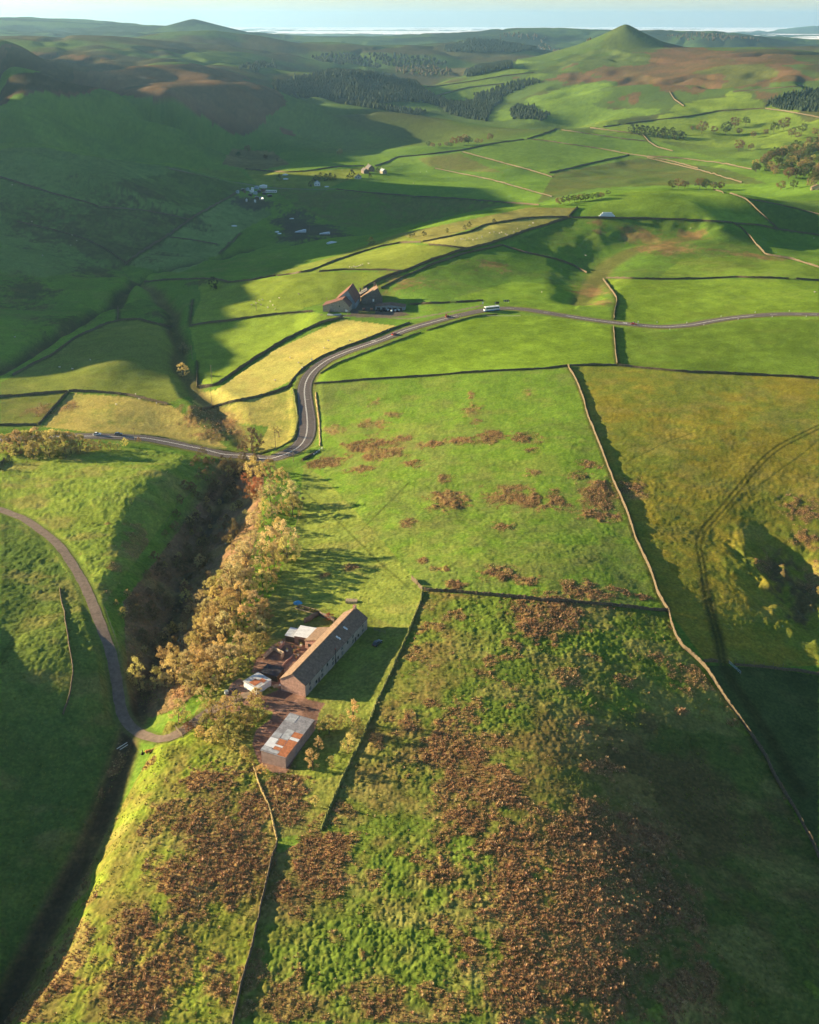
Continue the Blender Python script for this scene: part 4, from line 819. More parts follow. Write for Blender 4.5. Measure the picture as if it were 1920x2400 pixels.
# the golden belt on the right bank of the ravine, hairpin end first
belt = T("""595 1095 26 634 1097 24 661 1115 20 634 1150 26 683 1154 29 687 1185 26 639 1198 17 660 1190 14 665 1256 31 634 1264 26 674 1286 26 643 1304 26 577 1304 29 564 1286 15 533 1324 11 634 1335 24 617 1361 22 586 1352 20 546 1352 26 520 1361 22 498 1374 18 502 1390 14
564 1392 24 599 1410 22 617 1427 22 542 1423 26 507 1441 26 480 1449 20 529 1463 26 573 1449 26 608 1467 20 493 1465 18 520 1507 18 564 1502 20 586 1533 22 546 1537 26 507 1542 26 476 1551 22 529 1568 22 493 1577 22 467 1595 20 476 1626 15 503 1603 14 610 1440 20 560 1470 22 585 1380 18 655 1230 20 690 1170 16 560 1560 16 540 1400 20 515 1420 18 490 1420 18 470 1470 18 455 1500 18 460 1530 20 440 1545 18 450 1575 16 470 1400 14 560 1340 18 575 1325 16 600 1260 16 610 1220 16 620 1180 16 605 1200 12 445 1610 14 430 1590 12""")
belt = belt[np.argsort(belt[:, 1])]
for k, (u, v, r) in enumerate(belt):
    tree('golden_tree', f'golden-leaved tree, {ordinal(k)} from the hairpin in the belt along the ravine', u, v, r * (1.18 if v > 1230 else .98), ['golden', 'pale', 'golden', 'pale', 'golden', 'pale', 'golden', 'golden', 'pale', 'olive'][(k * 7) % 10], 'bushy', 2.3, 'golden trees along the ravine')
low = [(u - 52 + 14 * math.sin(3.1 * k), v - 6 + 12 * math.cos(2.3 * k), 13 + 4 * math.sin(1.7 * k)) for k, (u, v, r) in enumerate(belt) if v > 1190 and k % 2 == 0]
for k, (u, v, r) in enumerate(low):
    tree('golden_tree', f'golden tree low on the ravine side left of the belt, {ordinal(k)} from the hairpin', u, v, r, 'pale' if k % 2 else 'golden', 'bushy', 2.3, 'golden trees low in the ravine')
for k, (u, v, r) in enumerate(T("599 1507 26 620 1495 15")):
    tree('olive_tree', ('broad' if k == 0 else 'smaller') + ' olive-green tree at the belt end beside the white roofed sheds', u, v, r, 'olive', 'bushy', 2.2)
for k, (u, v, r) in enumerate(T("603 1137 22 586 1154 18 575 1120 14")):
    tree('rust_tree', f'rust-brown bush, {ordinal(k)} from the right below the hairpin bend', u, v, r, 'rust', 'bushy', 2.0, 'rust bushes below the hairpin')
lone = T("405 1533 24 388 1546 18 410 1568 20 427 1547 14 368 1590 15 322 1573 18 313 1590 13 328 1537 8 339 1520 7 330 1600 12 380 1585 10")
for k, (u, v, r) in enumerate(lone[np.argsort(lone[:, 0])]):
    tree('ravine_tree', f'golden tree at the bottom end of the ravine, {ordinal(k)} from the farm track', u, v, r, 'golden', 'upright' if k % 2 else 'bushy', 2.5, 'golden trees at the ravine foot')
for k, (u, v, r) in enumerate(T("300 1390 10 289 1434 12 273 1412 7 485 1170 8 493 1194 7 460 1203 10 445 1220 12 450 1247 7 467 1269 8 493 1233 5 546 1233 7 513 1132 8 515 1175 6 387 1322 7 350 1342 5 420 1300 7 537 1103 13 470 1240 6 530 1210 6 505 1260 5 560 1180 9 548 1150 8 575 1200 7")):
    tree('sapling', f'small pale tree on the dark left ravine side, {ordinal(k)} in its scatter', u, v, r, 'olive' if k % 3 else 'golden', 'bushy', 2.2, 'small trees on the ravine side')
# dark scrub in the ravine
scr = []
rs_ = np.random.RandomState(5)
while len(scr) < 140:
    k = rs_.randint(len(RAVINE) * 55 // 100); p = RAVINE[k]; x, y = p[0] - 4 + rs_.randn() * 13, p[1] + rs_.randn() * 5; 
    if np.hypot(TRACK[:, 0] - x, TRACK[:, 1] - y).min() > 11 and zat(x, y)[0] < -3: scr.append((x, y))
for k, (x, y) in enumerate(scr):
    z = float(zat(x, y)[0]); h = 2.5 + 4 * rs_.rand(); t = thing('scrub_bush', 'leafless dark brown bush in the shaded bottom of the ravine', 'bush', (x, y, z - .1), rs_.rand() * 6, 'dark scrub in the ravine')
    c = bpy.data.objects.new('crown', crown_mesh('bushy', k % 4, 'brown')); COL.objects.link(c); c.parent = t; t.scale = (h * 1.1, h * 1.1, h)
# clump between track and yard
clump = T("498 1661 22 529 1652 22 555 1630 14 604 1626 18 604 1661 26 564 1670 26 529 1687 26 485 1692 22 498 1722 20 537 1722 24 551 1744 15 573 1758 13 515 1705 20 580 1690 20 560 1715 16 470 1712 14 590 1640 14")
for k, (u, v, r) in enumerate(clump[np.argsort(clump[:, 0])]):
    tree('yard_tree', f'olive-gold tree in the clump left of the patchwork-roofed shed, {ordinal(k)} from the gate', u, v, r, 'olive' if k % 2 else 'golden', 'bushy', 2.1, 'trees between the gate and the shed')
tree('rust_tree', 'small pinkish brown bush beside the farmyard gate', 441, 1702, 13, 'rust', 'bushy', 2)
tree('golden_tree', 'lone golden tree in the shaded grass beside the track bend', 419, 1668, 19, 'golden', 'upright', 2.1); tree('golden_tree', 'small golden tree right of the lone one by the track bend', 436, 1676, 12, 'golden', 'bushy', 2.1)
for lab, u, v, r, kd, hk in (('broad wispy birch right of the patchwork-roofed shed', 772, 1698, 26, 'bushy', 2.0), ('tall thin birch by the grassy bank, tallest right of the shed', 828, 1668, 15, 'upright', 2.7), ('full birch against the grassy bank fence', 838, 1705, 22, 'bushy', 2.4), ('birch leaning over the grassy bank below the tall one', 817, 1743, 17, 'upright', 2.0), ('narrow birch at the far corner of the patchwork-roofed shed', 747, 1745, 11, 'upright', 2.3), ('tall narrow birch nearest the patchwork-roofed shed side', 733, 1782, 17, 'upright', 2.1), ('small birch right of the shed, lowest but one', 778, 1786, 11, 'upright', 2.1), ('round bush at the near left corner of the patchwork-roofed shed', 614, 1802, 14, 'bushy', 1.9), ('little birch left of the patchwork-roofed shed wall', 572, 1762, 13, 'bushy', 2.3), ('tiny thin birch alone in the rushes below the shed', 739, 1878, 9, 'upright', 2.2), ('birch filling the gap between the tall birch and the broad one', 800, 1690, 16, 'bushy', 2.2)):
    tree('birch', lab, u, v, r, 'olive' if r > 20 else 'golden', kd, hk)
road_t = T("8 1036 18 24 1034 17 48 1031 24 67 1031 22 89 1027 24 108 1031 22 126 1031 24 148 1034 24 167 1034 22 189 1036 18 208 1040 12 222 1042 10 237 1040 10 260 1042 9 276 1044 7 35 1052 12 80 1050 18 118 1052 18 155 1052 16")
for k, (u, v, r) in enumerate(road_t[np.argsort(road_t[:, 0])]):
    tree('roadside_tree', f'olive roadside tree on the left edge, {ordinal(k)} from the left in its row', u, v + 3, r * 1.3, 'olive' if k % 3 else 'golden', 'bushy', 1.8, 'trees beside the left road')
for lab, u, v, r, c in (('thin rust tree by the road right of the dark car', 293, 1035, 9, 'golden'), ('small rust sapling beside the road near the pole', 326, 1030, 6, 'rust'), ('dark round bush at the left end of the roadside row', 37, 1058, 8, 'dark'), ('dark bush alone left of the pasture', 24, 1076, 9, 'dark'), ('dark bush at the left picture edge in the pasture', 5, 1092, 9, 'dark'), ('golden bush in the gully below the pylon poles', 429, 866, 15, 'golden'), ('dim tree in the gully above the golden bush', 432, 816, 13, 'brown'), ('brown tree where the gully meets the road', 592, 1030, 30, 'brown'), ('bush at the foot of the brown gully tree', 570, 1046, 12, 'brown'), ('dark isolated bush in the shaded lit-edge field', 500, 664, 14, 'dark')):
    tree('bush' if r < 13 else 'gully_tree', lab, u, v, r, c, 'bushy', 2.2, cat='bush' if r < 13 else 'tree')
# bare winter trees by the bend
def bare_tree(label, u, v, h, seed):
    rs = random.Random(seed); g = at(u, v); t = thing('bare_tree', label, 'tree', g, rs.uniform(0, 6)); mb = MB(); tips = []
    def br(p, d, l, r, lv):
        q = p + d * l; mb.tube(p, q, r, r * .65, 6 if lv < 2 else 4)
        if lv == 5: return
        for k in range(3 if lv < 4 else 2):
            a = Vector((rs.gauss(0, 1), rs.gauss(0, 1), rs.gauss(.25, .6))).normalized(); br(q, (d * .9 + a * .75).normalized(), l * rs.uniform(.62, .82), r * .6, lv + 1)
    br(Vector((0, 0, -.3)), Vector((0, 0, 1)), h * .26, h * .026, 0); mb.build('branches', mat('bare_twigs', (.20, .13, .075), .9, .2, 1), t); return t
bare_tree('bare twiggy tree standing in the straw field by the hairpin', 654, 1024, 11, 3); bare_tree('bare spreading tree over the gully left of the hairpin', 604, 1050, 12, 8)
# trees of the middle distance and beyond
MID = [("870 565 9 1100 526 6 1089 532 5 1158 519 6 994 547 6 1048 540 5 963 552 5 970 550 4", 'dark', 'dark bush on the sunlit ridge crest', 'bush', 'bushes on the ridge crest'),
 ("741 418 7 752 414 8 764 416 8 775 414 8 785 416 6 727 432 6 735 424 6 825 408 9 815 416 5 886 400 6 655 416 7 868 412 5", 'dark', 'dark tree around the far farmhouses', 'tree', 'trees round the far farmhouses'),
 ("558 362 6 581 349 8 623 369 6 797 358 8 650 375 4", 'brown', 'lone tree on the rough valley floor', 'tree', 'trees on the valley floor'),
 ("1004 338 7 1014 341 6 1030 340 5 1046 338 6 1063 332 9 1076 330 10 1088 328 11 1098 330 9 1118 331 6 1148 322 8 1128 331 5 1055 340 6", 'brown', 'autumn tree in the line behind the far green fields', 'tree', 'trees behind the far fields'),
 ("1645 300 13 1701 302 14 1722 289 11 1748 285 9 1673 305 8 1733 309 7 1766 316 7 1814 300 11 1837 292 13 1855 312 9 1870 318 7 1880 302 10 1731 342 12 1592 316 9 1623 301 5 1795 310 6 1910 310 8 1895 330 7 1760 345 7", 'brown', 'rounded autumn tree scattered on the right hand fields', 'tree', 'scattered field trees on the right'),
 ("1480 303 9 1492 304 9 1504 306 10 1516 308 10 1528 309 10 1540 311 10 1552 313 10 1564 315 9 1580 318 9 1600 319 8 1575 308 8 1556 306 7", 'dark', 'dark conifer in the short row behind the far fields', 'tree', 'conifers behind the far fields'),
 ("1310 472 9 1322 470 9 1335 467 9 1347 466 9 1360 464 9 1372 463 9 1385 461 8 1398 459 8 1410 458 7 1425 452 6", 'green', 'tree in the dark row behind the sunlit ridge', 'tree', 'row of trees behind the ridge'),
 ("1575 433 11 1590 431 11 1605 433 9 1640 431 12 1655 433 12 1672 436 9 1690 437 9 1830 436 10 1860 434 10 1900 430 12", 'brown', 'tree in the hollow behind the hilltop field', 'tree', 'trees behind the hilltop field')]
for s, col, lab, cat, grp in MID:
    q = T(s); q = q[np.argsort(q[:, 0])]
    for k, (u, v, r) in enumerate(q): tree('field_tree' if cat == 'tree' else 'bush', f'{lab}, {ordinal(k)} from the left', u, v, r, col if k % 4 else ('green' if col != 'green' else 'brown'), 'round' if col != 'dark' else 'bushy', 2.2, grp, cat=cat)
# autumn wood at the right edge: separate trees
rs_ = np.random.RandomState(9); wd = []
while len(wd) < 90:
    u = 1765 + 175 * rs_.rand(); lo = 372 - (u - 1765) * .32; hi = 398 + (u - 1765) * .15
    if u > 1800 or rs_.rand() < .4: wd.append((u, lo + (hi - lo) * rs_.rand()))
wd.sort(key=lambda q: q[1])
for u, v in wd: tree('woodland_tree', 'rust and brown tree in the autumn wood at the right edge', u, v, 7 + 6 * rs_.rand(), ['brown', 'olive', 'brown', 'green', 'green'][rs_.randint(5)], 'round', 2.2, 'autumn wood at the right edge')
# far-off woods that read as one mass
def wood(name, label, px, spacing, h, m, seed, conifer=True):
    P = np.array([at(*p) for p in px]); rs = np.random.RandomState(seed); x0, y0 = P[:, :2].min(0); x1, y1 = P[:, :2].max(0)
    X, Y = np.meshgrid(np.arange(x0, x1, spacing), np.arange(y0, y1, spacing)); X = X + rs.randn(*X.shape) * spacing * .35; Y = Y + rs.randn(*Y.shape) * spacing * .35
    k = inpoly(P, X, Y); X, Y = X[k], Y[k]
    if len(X) > 12000: i = rs.permutation(len(X))[:12000]; X, Y = X[i], Y[i]
    Z = zat(X, Y); V, F = [], []; n = len(X); H = h * (.7 + .25 * rs.rand(n)); R = H * (.36 if conifer else .36) * (.8 + .5 * rs.rand(n))
    ang = np.arange(6) / 6 * 6.283
    tiers = [(.08, 1.0), (.45, .72), (1.0, .02)] if conifer else [(.12, .55), (.5, 1.0), (.82, .72), (1.0, .1)]
    for (tz, tr) in tiers:
        jr = 1 + (rs.rand(n, 6) - .5) * .5; V.append(np.stack([X[:, None] + np.cos(ang + 1)[None] * R[:, None] * tr * jr, Y[:, None] + np.sin(ang + 1)[None] * R[:, None] * tr * jr, (Z + H * tz)[:, None] + (rs.rand(n, 6) - .5) * H[:, None] * .08], -1))
    V = np.stack(V, 1); nt_ = len(tiers); i = np.arange(n * nt_ * 6).reshape(n, nt_, 6); j = np.roll(i, -1, 2)
    F = np.stack([i[:, :-1], j[:, :-1], j[:, 1:], i[:, 1:]], -1).reshape(-1, 4)
    o = link(name, np_mesh(name, V.reshape(-1, 3), F, 4, False), m); return tag(o, label, 'wood', kind='stuff')
con = mat('conifer_needles', (.022, .036, .018), .95, .4, .05); dec = mat('far_wood_leaves', (.075, .06, .028), .95, .5, .03)
wood('conifer_plantation', 'dark conifer plantation covering the hill in the middle of the valley', [(640, 198), (700, 182), (760, 172), (840, 168), (930, 180), (985, 205), (1020, 228), (1050, 240), (1040, 252), (990, 240), (900, 245), (800, 232), (700, 228), (645, 212)], 8, 14, con, 1)
wood('conifer_plantation', 'conifers on the lower slope of the valley hill', [(820, 238), (900, 250), (1000, 262), (990, 268), (880, 256), (810, 245)], 8, 12, con, 2)
wood('valley_wood', 'dark wood filling the narrow valley below the pointed hill', [(1040, 240), (1110, 238), (1165, 215), (1180, 235), (1150, 262), (1140, 285), (1080, 275), (1040, 262)], 8, 12, con, 3)
wood('valley_wood', 'dark wood beside the stream at the foot of the pointed hill', [(1195, 256), (1215, 248), (1255, 250), (1260, 262), (1290, 270), (1270, 285), (1200, 280)], 8, 11, con, 4)
wood('stream_wood', 'wood climbing the stream below the pointed hill', [(1110, 222), (1165, 205), (1210, 190), (1250, 186), (1268, 194), (1230, 205), (1190, 222), (1160, 238), (1120, 240)], 8, 11, con, 5)
wood('conifer_plantation', 'oblong conifer plantation on the spur left of the pointed hill', [(1088, 172), (1110, 164), (1150, 155), (1196, 150), (1200, 160), (1150, 170), (1095, 182)], 7, 16, con, 6)
wood('conifer_plantation', 'conifer wood at the right edge under the moor', [(1800, 240), (1830, 226), (1870, 216), (1930, 212), (1930, 262), (1880, 262), (1830, 256), (1800, 250)], 8, 12, con, 7)
wood('far_wood', 'dark wood capping the far knoll in the middle', [(1045, 110), (1080, 100), (1150, 98), (1215, 104), (1260, 118), (1200, 125), (1100, 124), (1040, 122)], 12, 15, con, 8)
wood('far_wood', 'long dark wood on the far slope left of the middle', [(730, 135), (790, 126), (900, 128), (1000, 136), (1050, 150), (1000, 165), (900, 155), (760, 148)], 22, 15, con, 9, False)
wood('far_wood', 'dark wood on the slope of the far left valley', [(560, 165), (600, 150), (640, 145), (650, 160), (600, 172)], 16, 14, con, 10)
wood('far_wood', 'patchy woods over the far green ridge', [(1180, 80), (1280, 86), (1400, 92), (1400, 100), (1260, 98), (1170, 92)], 40, 16, dec, 11, False)
wood('far_wood', 'woods on the distant ridge right of the pointed hill', [(1560, 86), (1650, 80), (1720, 86), (1790, 98), (1700, 100), (1600, 98)], 34, 16, dec, 12, False)
wood('far_wood', 'wooded slope in the valley left of the plantation hill', [(930, 160), (1010, 158), (1060, 165), (1060, 178), (990, 180), (930, 172)], 20, 13, dec, 13, False)
# ------------------------------------------------------------------ buildings
st_warm = mat('rubble_stone', (.42, .26, .21), .95, .35, 1.2, bump=.06, bscale=3)
st_grey = mat('grey_rubble', (.32, .27, .22), .95, .35, 1.0, bump=.06, bscale=3)
st_dark = mat('dark_rubble', (.16, .13, .11), .95, .4, 1.0, bump=.06, bscale=3)
slate = mat('stone_slates', (.20, .135, .095), .9, .4, 1.1, bump=.05, bscale=4)
slate_d = mat('grey_slates', (.13, .12, .12), .85, .3, 1.5, bump=.04, bscale=4)
tin = mat('bare_tin_sheet', (.50, .49, .47), .5, .35, .8, metal=.3, spec=.4)
tin_w = mat('white_tin_sheet', (.72, .72, .71), .5, .15, .8, spec=.4)
rusty = mat('rusted_tin_sheet', (.42, .15, .07), .85, .4, 1.0)
plank = mat('dark_planks', (.075, .058, .045), .9, .35, 1.2)
glass = mat('dark_glass', (.03, .035, .04), .12, .1, 1, spec=.6)
brick = mat('red_brick', (.33, .15, .10), .9, .3, 2)
rub = mat('rubber', (.02, .02, .02), .9, .2, 3)
def frame(p0, p1, p2, z=None):
    """ground frame from near-left, near-right and far-right corner pixels: origin, x axis, y axis, width, length"""
    f = (lambda p: atz(*p, z)) if z is not None else (lambda p: at(*p))
    a, b, c = f(p0), f(p1), f(p2); y = (c - b)[:2]; L = np.hypot(*y); y = y / L; x = np.array([y[1], -y[0]]); W = abs((b - a)[:2] @ x)
    o = b[:2] - x * W; return np.array([o[0], o[1], b[2]]), x, math.atan2(x[1], x[0]), W, L
def rectpane(mb, x, y, z, w, h, ax, d=.06):
    if ax == 'x': mb.box(x - w / 2, x + w / 2, y - d, y + d, z, z + h)
    else: mb.box(x - d, x + d, y - w / 2, y + w / 2, z, z + h)
def gable_house(name, label, cat, o, rz, W, L, eave, rise, wm, rm, over=.25, ridge=.5, rm2=None):
    t = thing(name, label, cat, tuple(o), rz); mb = MB(); R = W * ridge
    mb.prism([(0, -.6), (W, -.6), (W, eave), (R, eave + rise), (0, eave)], 0, L); mb.build('wall', wm, t)
    th = .18
    for k, (x0, z0, mm) in enumerate(((0, eave, rm), (W, eave, rm2 or rm))):
        dx, dz = R - x0, rise; n = math.hypot(dx, dz); ox, oz = -dx / n * over, -dz / n * over; nx, nz = -dz / n * (1 if dx > 0 else -1), abs(dx) / n
        pr = [(x0 + ox, z0 + oz + .012), (R, z0 + rise + .012), (R, z0 + rise + .012 + th), (x0 + ox + nx * th, z0 + oz + nz * th)]
        mb = MB(); mb.prism(pr, -over, L + over); mb.build('roof_slope', mm, t)
    return t
# the long farmhouse
o, xd, rz, W, L = frame((657, 1620), (716.5, 1634), (861, 1474), 0.0)
BW, BL = W, L
print('farmhouse', W, L)
EV, RI = 4.6, 3.1
fh = gable_house('farmhouse', 'very long stone farmhouse and barn under one stone slate roof, chimney at its far end', 'farmhouse', o, rz, W, L, EV, RI, st_warm, slate, .22)
pl = MB(); pl.box(W + .004, W + .05, .02, L - .02, -.5, EV - .12); pl.build('plastered_wall', mat('grey_render', (.31, .26, .21), .95, .22, .7), fh)
mb = MB(); mb.box(W / 2 - .12, W / 2 + .12, -.2, L + .2, EV + RI + .13, EV + RI + .30); mb.build('ridge_tiles', slate, fh)
ch = MB(); ch.box(W / 2 - .45, W / 2 + .45, L - 1.1, L - .1, EV + RI - .5, EV + RI + 1.25); ch.box(W / 2 - .55, W / 2 + .55, L - 1.2, L, EV + RI + 1.25, EV + RI + 1.40); c_ = ch.build('chimney', st_warm, fh)
for k in (-.2, .2): q = MB(); q.tube((W / 2 + k, L - .6, EV + RI + 1.4), (W / 2 + k, L - .6, EV + RI + 1.85), .14, .11, 8); q.build('chimney_pot', brick, c_)
sl = math.atan2(RI, W / 2)
for f_, up in ((.60, .55), (.605, .38), (.735, .62), (.74, .48)):
    mb = MB(); mb.box(-.5, .5, -.36, .36, 0, .08, Matrix.Translation((W - (W / 2) * up, L * f_, EV + RI * up + .215)) @ Matrix.Rotation(sl, 4, 'Y')); mb.build('skylight', tin_w, fh)
for k, f_ in enumerate((.07, .16, .25, .33, .42, .50, .57, .66, .75, .84, .92)):
    for z, hh_ in ((.9, 1.15), (2.9, 1.0)):
        if (k * 3 + int(z)) % 4 == 1: continue
        mb = MB(); rectpane(mb, W + .06, L * f_, z, .95, hh_, 'y', .03); wn = mb.build('window', glass, fh)
        q = MB(); q.box(W + .052, W + .13, L * f_ - .6, L * f_ + .6, z - .14, z - .02); q.build('sill', st_grey, wn)
        if k % 2 == 0: q = MB(); q.box(W + .085, W + .11, L * f_ - .03, L * f_ + .03, z, z + hh_); q.build('mullion', white, wn)
for f_ in (.20, .46, .79):
    mb = MB(); mb.box(W + .05, W + .12, L * f_ - .5, L * f_ + .5, 0, 2.0); mb.build('door', plank, fh)
mb = MB(); mb.tube((W + .25, L * .455, 1.0), (W + .25, L * .455, EV + 1.6), .11, .11, 8); fl = mb.build('flue', mat('black_pipe', (.03, .03, .035), .5, .2, 2), fh)
mb = MB(); mb.tube((W + .25, L * .455, EV + 1.6), (W + .25, L * .455, EV + 2.05), .17, .15, 8); mb.build('flue_cap', mat('red_oxide', (.45, .10, .08), .7, .2, 2), fl)
mb = MB(); mb.tube((W + .2, -.1, EV - .12), (W + .2, L + .1, EV - .12), .07, .07, 6); mb.build('gutter', MATS['black_pipe'], fh)
mb = MB(); mb.box(-.06, .0, L * .1, L * .1 + 2.2, 0, 2.3); mb.build('door', plank, fh)
for f_ in (.25, .42, .86): mb = MB(); mb.box(-.05, -.003, L * f_, L * f_ + 1.1, 1.0, 2.2); mb.build('window', glass, fh)
# lean-to wing on its courtyard side
lw, l0, l1 = 5.2, L * .56, L * .76
mb = MB(); mb.prism([(-lw, -.5), (-.004, -.5), (-.004, EV - .3), (-lw, 3.0)], l0, l1); mb.build('wing_wall', st_warm, fh)
mb = MB(); mb.prism([(-lw - .25, 2.96), (0, EV - .16), (0, EV + .02), (-lw - .25, 3.14)], l0 - .2, l1 + .2); mb.build('wing_roof', slate, fh)
mb = MB(); mb.box(-lw + 1.2, -lw + 2.3, l0 - .04, l0 + .04, .9, 2.1); mb.build('window', glass, fh)
# mono-pitch sheds
def shed(name, label, p0, p1, p2, h, drop, wm, rm, z=0.0, patches=None, over=.2, cat='shed', dims=None, doors=1):
    o, xd, rz, W, L = frame(p0, p1, p2, z)
    if dims: W, L = dims
    t = thing(name, label, cat, tuple(o), rz); mb = MB(); mb.prism([(0, -.5), (W, -.5), (W, h - drop), (0, h)], 0, L); mb.build('wall', wm, t)
    sl = math.atan2(-drop, W); n = max(4, int(L / 1.0)); a = -over; bm_ = bmesh.new(); M = math.hypot(W, drop) + 2 * over; nx = max(3, int(M / .28)) * 2
    # corrugated sheeting
    xs = np.linspace(-over, L + over, max(8, int((L + 2 * over) / .30)) * 2 + 1); V, F = [], []
    for j, y in enumerate(xs):
        zz = .05 + (.05 if j % 2 else 0)
        for x in (-over, W + over): V.append((x, y, h - drop * (x / W) + zz))
        for x in (W + over, -over): V.append((x, y, h - drop * (x / W) + .01))
    for j in range(len(xs) - 1):
        b = 4 * j; F += [[b, b + 1, b + 5, b + 4], [b + 1, b + 2, b + 6, b + 5], [b + 2, b + 3, b + 7, b + 6], [b + 3, b, b + 4, b + 7]]
    e = 4 * (len(xs) - 1); F += [[3, 2, 1, 0], [e, e + 1, e + 2, e + 3]]
    me = np_mesh('roof', V, F, 4, False); r = link('roof', me, rm, t)
    if patches:
        for (fx0, fx1, fy0, fy1, mm) in patches:
            mb = MB(); x0, x1 = W * fx0 - (over if fx0 == 0 else 0), W * fx1 + (over if fx1 == 1 else 0)
            y0, y1 = L * fy0, L * fy1; mb.prism([(x0, h - drop * x0 / W + .108), (x1, h - drop * x1 / W + .108), (x1, h - drop * x1 / W + .125), (x0, h - drop * x0 / W + .125)], y0 + .01, y1 - .01); mb.build('roof_sheet', mm, r)
    if doors: mb = MB(); mb.box(W * .25, W * .25 + min(2.4, W * .4), -.05, -.003, 0, min(2.2, h * .8)); mb.build('door', plank, t)
    return t, W, L
conc = mat('pink_blockwork', (.34, .24, .21), .9, .25, .8, bump=.03)
tin_g = mat('grey_tin_sheet', (.30, .29, .30), .6, .4, .9, metal=.3); rust2 = mat('orange_rust_sheet', (.46, .17, .075), .85, .3, 1.2)
shed('patchwork_roofed_shed', 'big block-walled shed whose tin roof is a patchwork of grey, white and orange rust', (615, 1786), (670.6, 1802), (737, 1713), 4.6, .5, conc, tin_g, -.2,
     [(.0, .36, .12, .34, tin_w), (.33, .68, .02, .08, tin), (.36, .64, .10, .17, rust2), (.36, .66, .175, .215, tin_w), (.30, .64, .22, .36, rust2), (.66, 1, .0, .40, rust2), (.66, 1, .405, .47, tin_w), (.66, 1, .475, .60, rust2), (.0, .3, .36, .48, tin), (.34, .64, .38, .62, tin), (0, .33, .02, .11, tin), (.0, .4, .80, .98, tin)], doors=0)
shed('tin_shed', 'small white walled shed with rust streaked tin roof and rusty end', (566, 1616), (581, 1617), (618, 1594), 2.6, .3, tin_w, tin, 0.0, [(.3, .75, .1, .55, rusty), (.55, .9, .55, .8, rusty)], dims=(6.2, 6.6), doors=0)
shed('plank_shed', 'low dark roofed shed between the white tin shed and the courtyard', (606, 1598), (620, 1592), (640, 1568), 2.5, .25, plank, mat('tar_felt', (.045, .042, .05), .8, .3, 1), 0.0, dims=(6.0, 5.2))
shed('white_roofed_shed', 'brick walled shed with bright white roof nearer the farmhouse', (693, 1505), (729, 1514), (744, 1490), 3.3, .2, mat('brown_block', (.24, .15, .11), .9, .3, 1), tin_w, 0.0)
shed('white_roofed_shed', 'lower shed with pale grey roof on the side nearer the trees', (670, 1503), (692, 1507), (708, 1484), 2.6, .3, plank, mat('pale_tin', (.55, .57, .58), .5, .2, 1), 0.0, dims=(4.2, 5.4), doors=0)
pile = mat('tan_blockwork', (.42, .33, .24), .95, .3, 1)
for px, lab, h, m_ in (([(712, 1460), (730, 1451), (748, 1443), (766, 1450), (783, 1458)], 'dark stone garden wall behind the white roofed sheds', 1.8, st_dark), ([(618, 1543), (641, 1523), (665, 1536), (659, 1546)], 'tan block wall of the small pen in the courtyard', 1.3, pile), ([(668, 1511), (655, 1524), (644, 1523)], 'stone wall on the tree side of the courtyard', 1.0, st_warm), ([(660, 1563), (674, 1548), (684, 1539)], 'low kerb wall beside the long house front', .5, st_warm), ([(603, 1580), (622, 1600), (640, 1607)], 'low wall below the dark roofed shed', .8, st_warm)):
    wall(px, lab, h, .5, m_, 'yard_wall', 'wall', None, .06, 0)
# courtyard clutter
for k, (u, v, lab) in enumerate(((641, 1574, 'white garden table at the courtyard corner by the dark roofed shed'), (636, 1581, 'smaller white garden table near the long house front'))):
    p = at(u, v); t = thing('garden_table', lab, 'table', p); mb = MB(); mb.box(-.7, .7, -.45, .45, .68, .75); mb.build('table_top', white, t)
    for sx in (-.55, .55):
        for sy in (-.35, .35): mb = MB(); mb.box(sx - .04, sx + .04, sy - .04, sy + .04, 0, .68); mb.build('leg', white, t)
terr = mat('terracotta', (.40, .17, .10), .9, .3, 2)
for k, (u, v) in enumerate(((660, 1507), (652, 1516), (649, 1520), (673, 1527), (690, 1529), (700, 1523), (699, 1537), (694, 1543), (685, 1517), (706, 1514))):
    p = at(u, v); t = thing('plant_pot', f'terracotta pot with plant in the courtyard, {ordinal(k)} counted from the tree side', 'plant pot', p, 0, 'courtyard plant pots'); mb = MB(); mb.tube((0, 0, 0), (0, 0, .55), .32, .45, 10); mb.build('pot', terr if k % 3 else white, t)
    c = bpy.data.objects.new('plant', crown_mesh('bushy', k % 4, 'olive')); COL.objects.link(c); c.parent = t; c.location = (0, 0, .35); c.scale = (1.3, 1.3, 1.1)
p = at(531, 1626); t = thing('water_tank', 'white plastic tank in a cage at the yard entrance left of the tin shed', 'tank', p, .4); mb = MB(); mb.box(-.6, .6, -.5, .5, .15, 1.15); mb.build('tank', white, t, bevel=.08)
for z in (.1, .45, .8, 1.17): mb = MB(); mb.box(-.64, .64, -.54, .54, z, z + .04); mb.build('cage_bar', galv, t)
p = at(545, 1618); t = thing('scrap_heap', 'small dark scrap heap beside the white tank', 'heap', p); mb = MB()
for k in range(9): mb.ball((random.uniform(-1, 1), random.uniform(-.8, .8), .25), random.uniform(.25, .5), 1, (1, 1, .7), .2)
mb.build('heap', mat('scrap', (.06, .055, .06), .8, .4, 2), t)
p = at(646, 1609); t = thing('log_pile', 'pale log pile against the near gable of the farmhouse', 'log pile', p, .5)
for r_ in range(2):
    for k in range(5 - r_): mb = MB(); mb.tube((-.9, k * .3 + r_ * .15 - .7, .16 + r_ * .26), (.9, k * .3 + r_ * .15 - .7, .16 + r_ * .26), .15, .15, 8); mb.build('log', mat('cut_logs', (.42, .33, .22), .9, .3, 2), t)
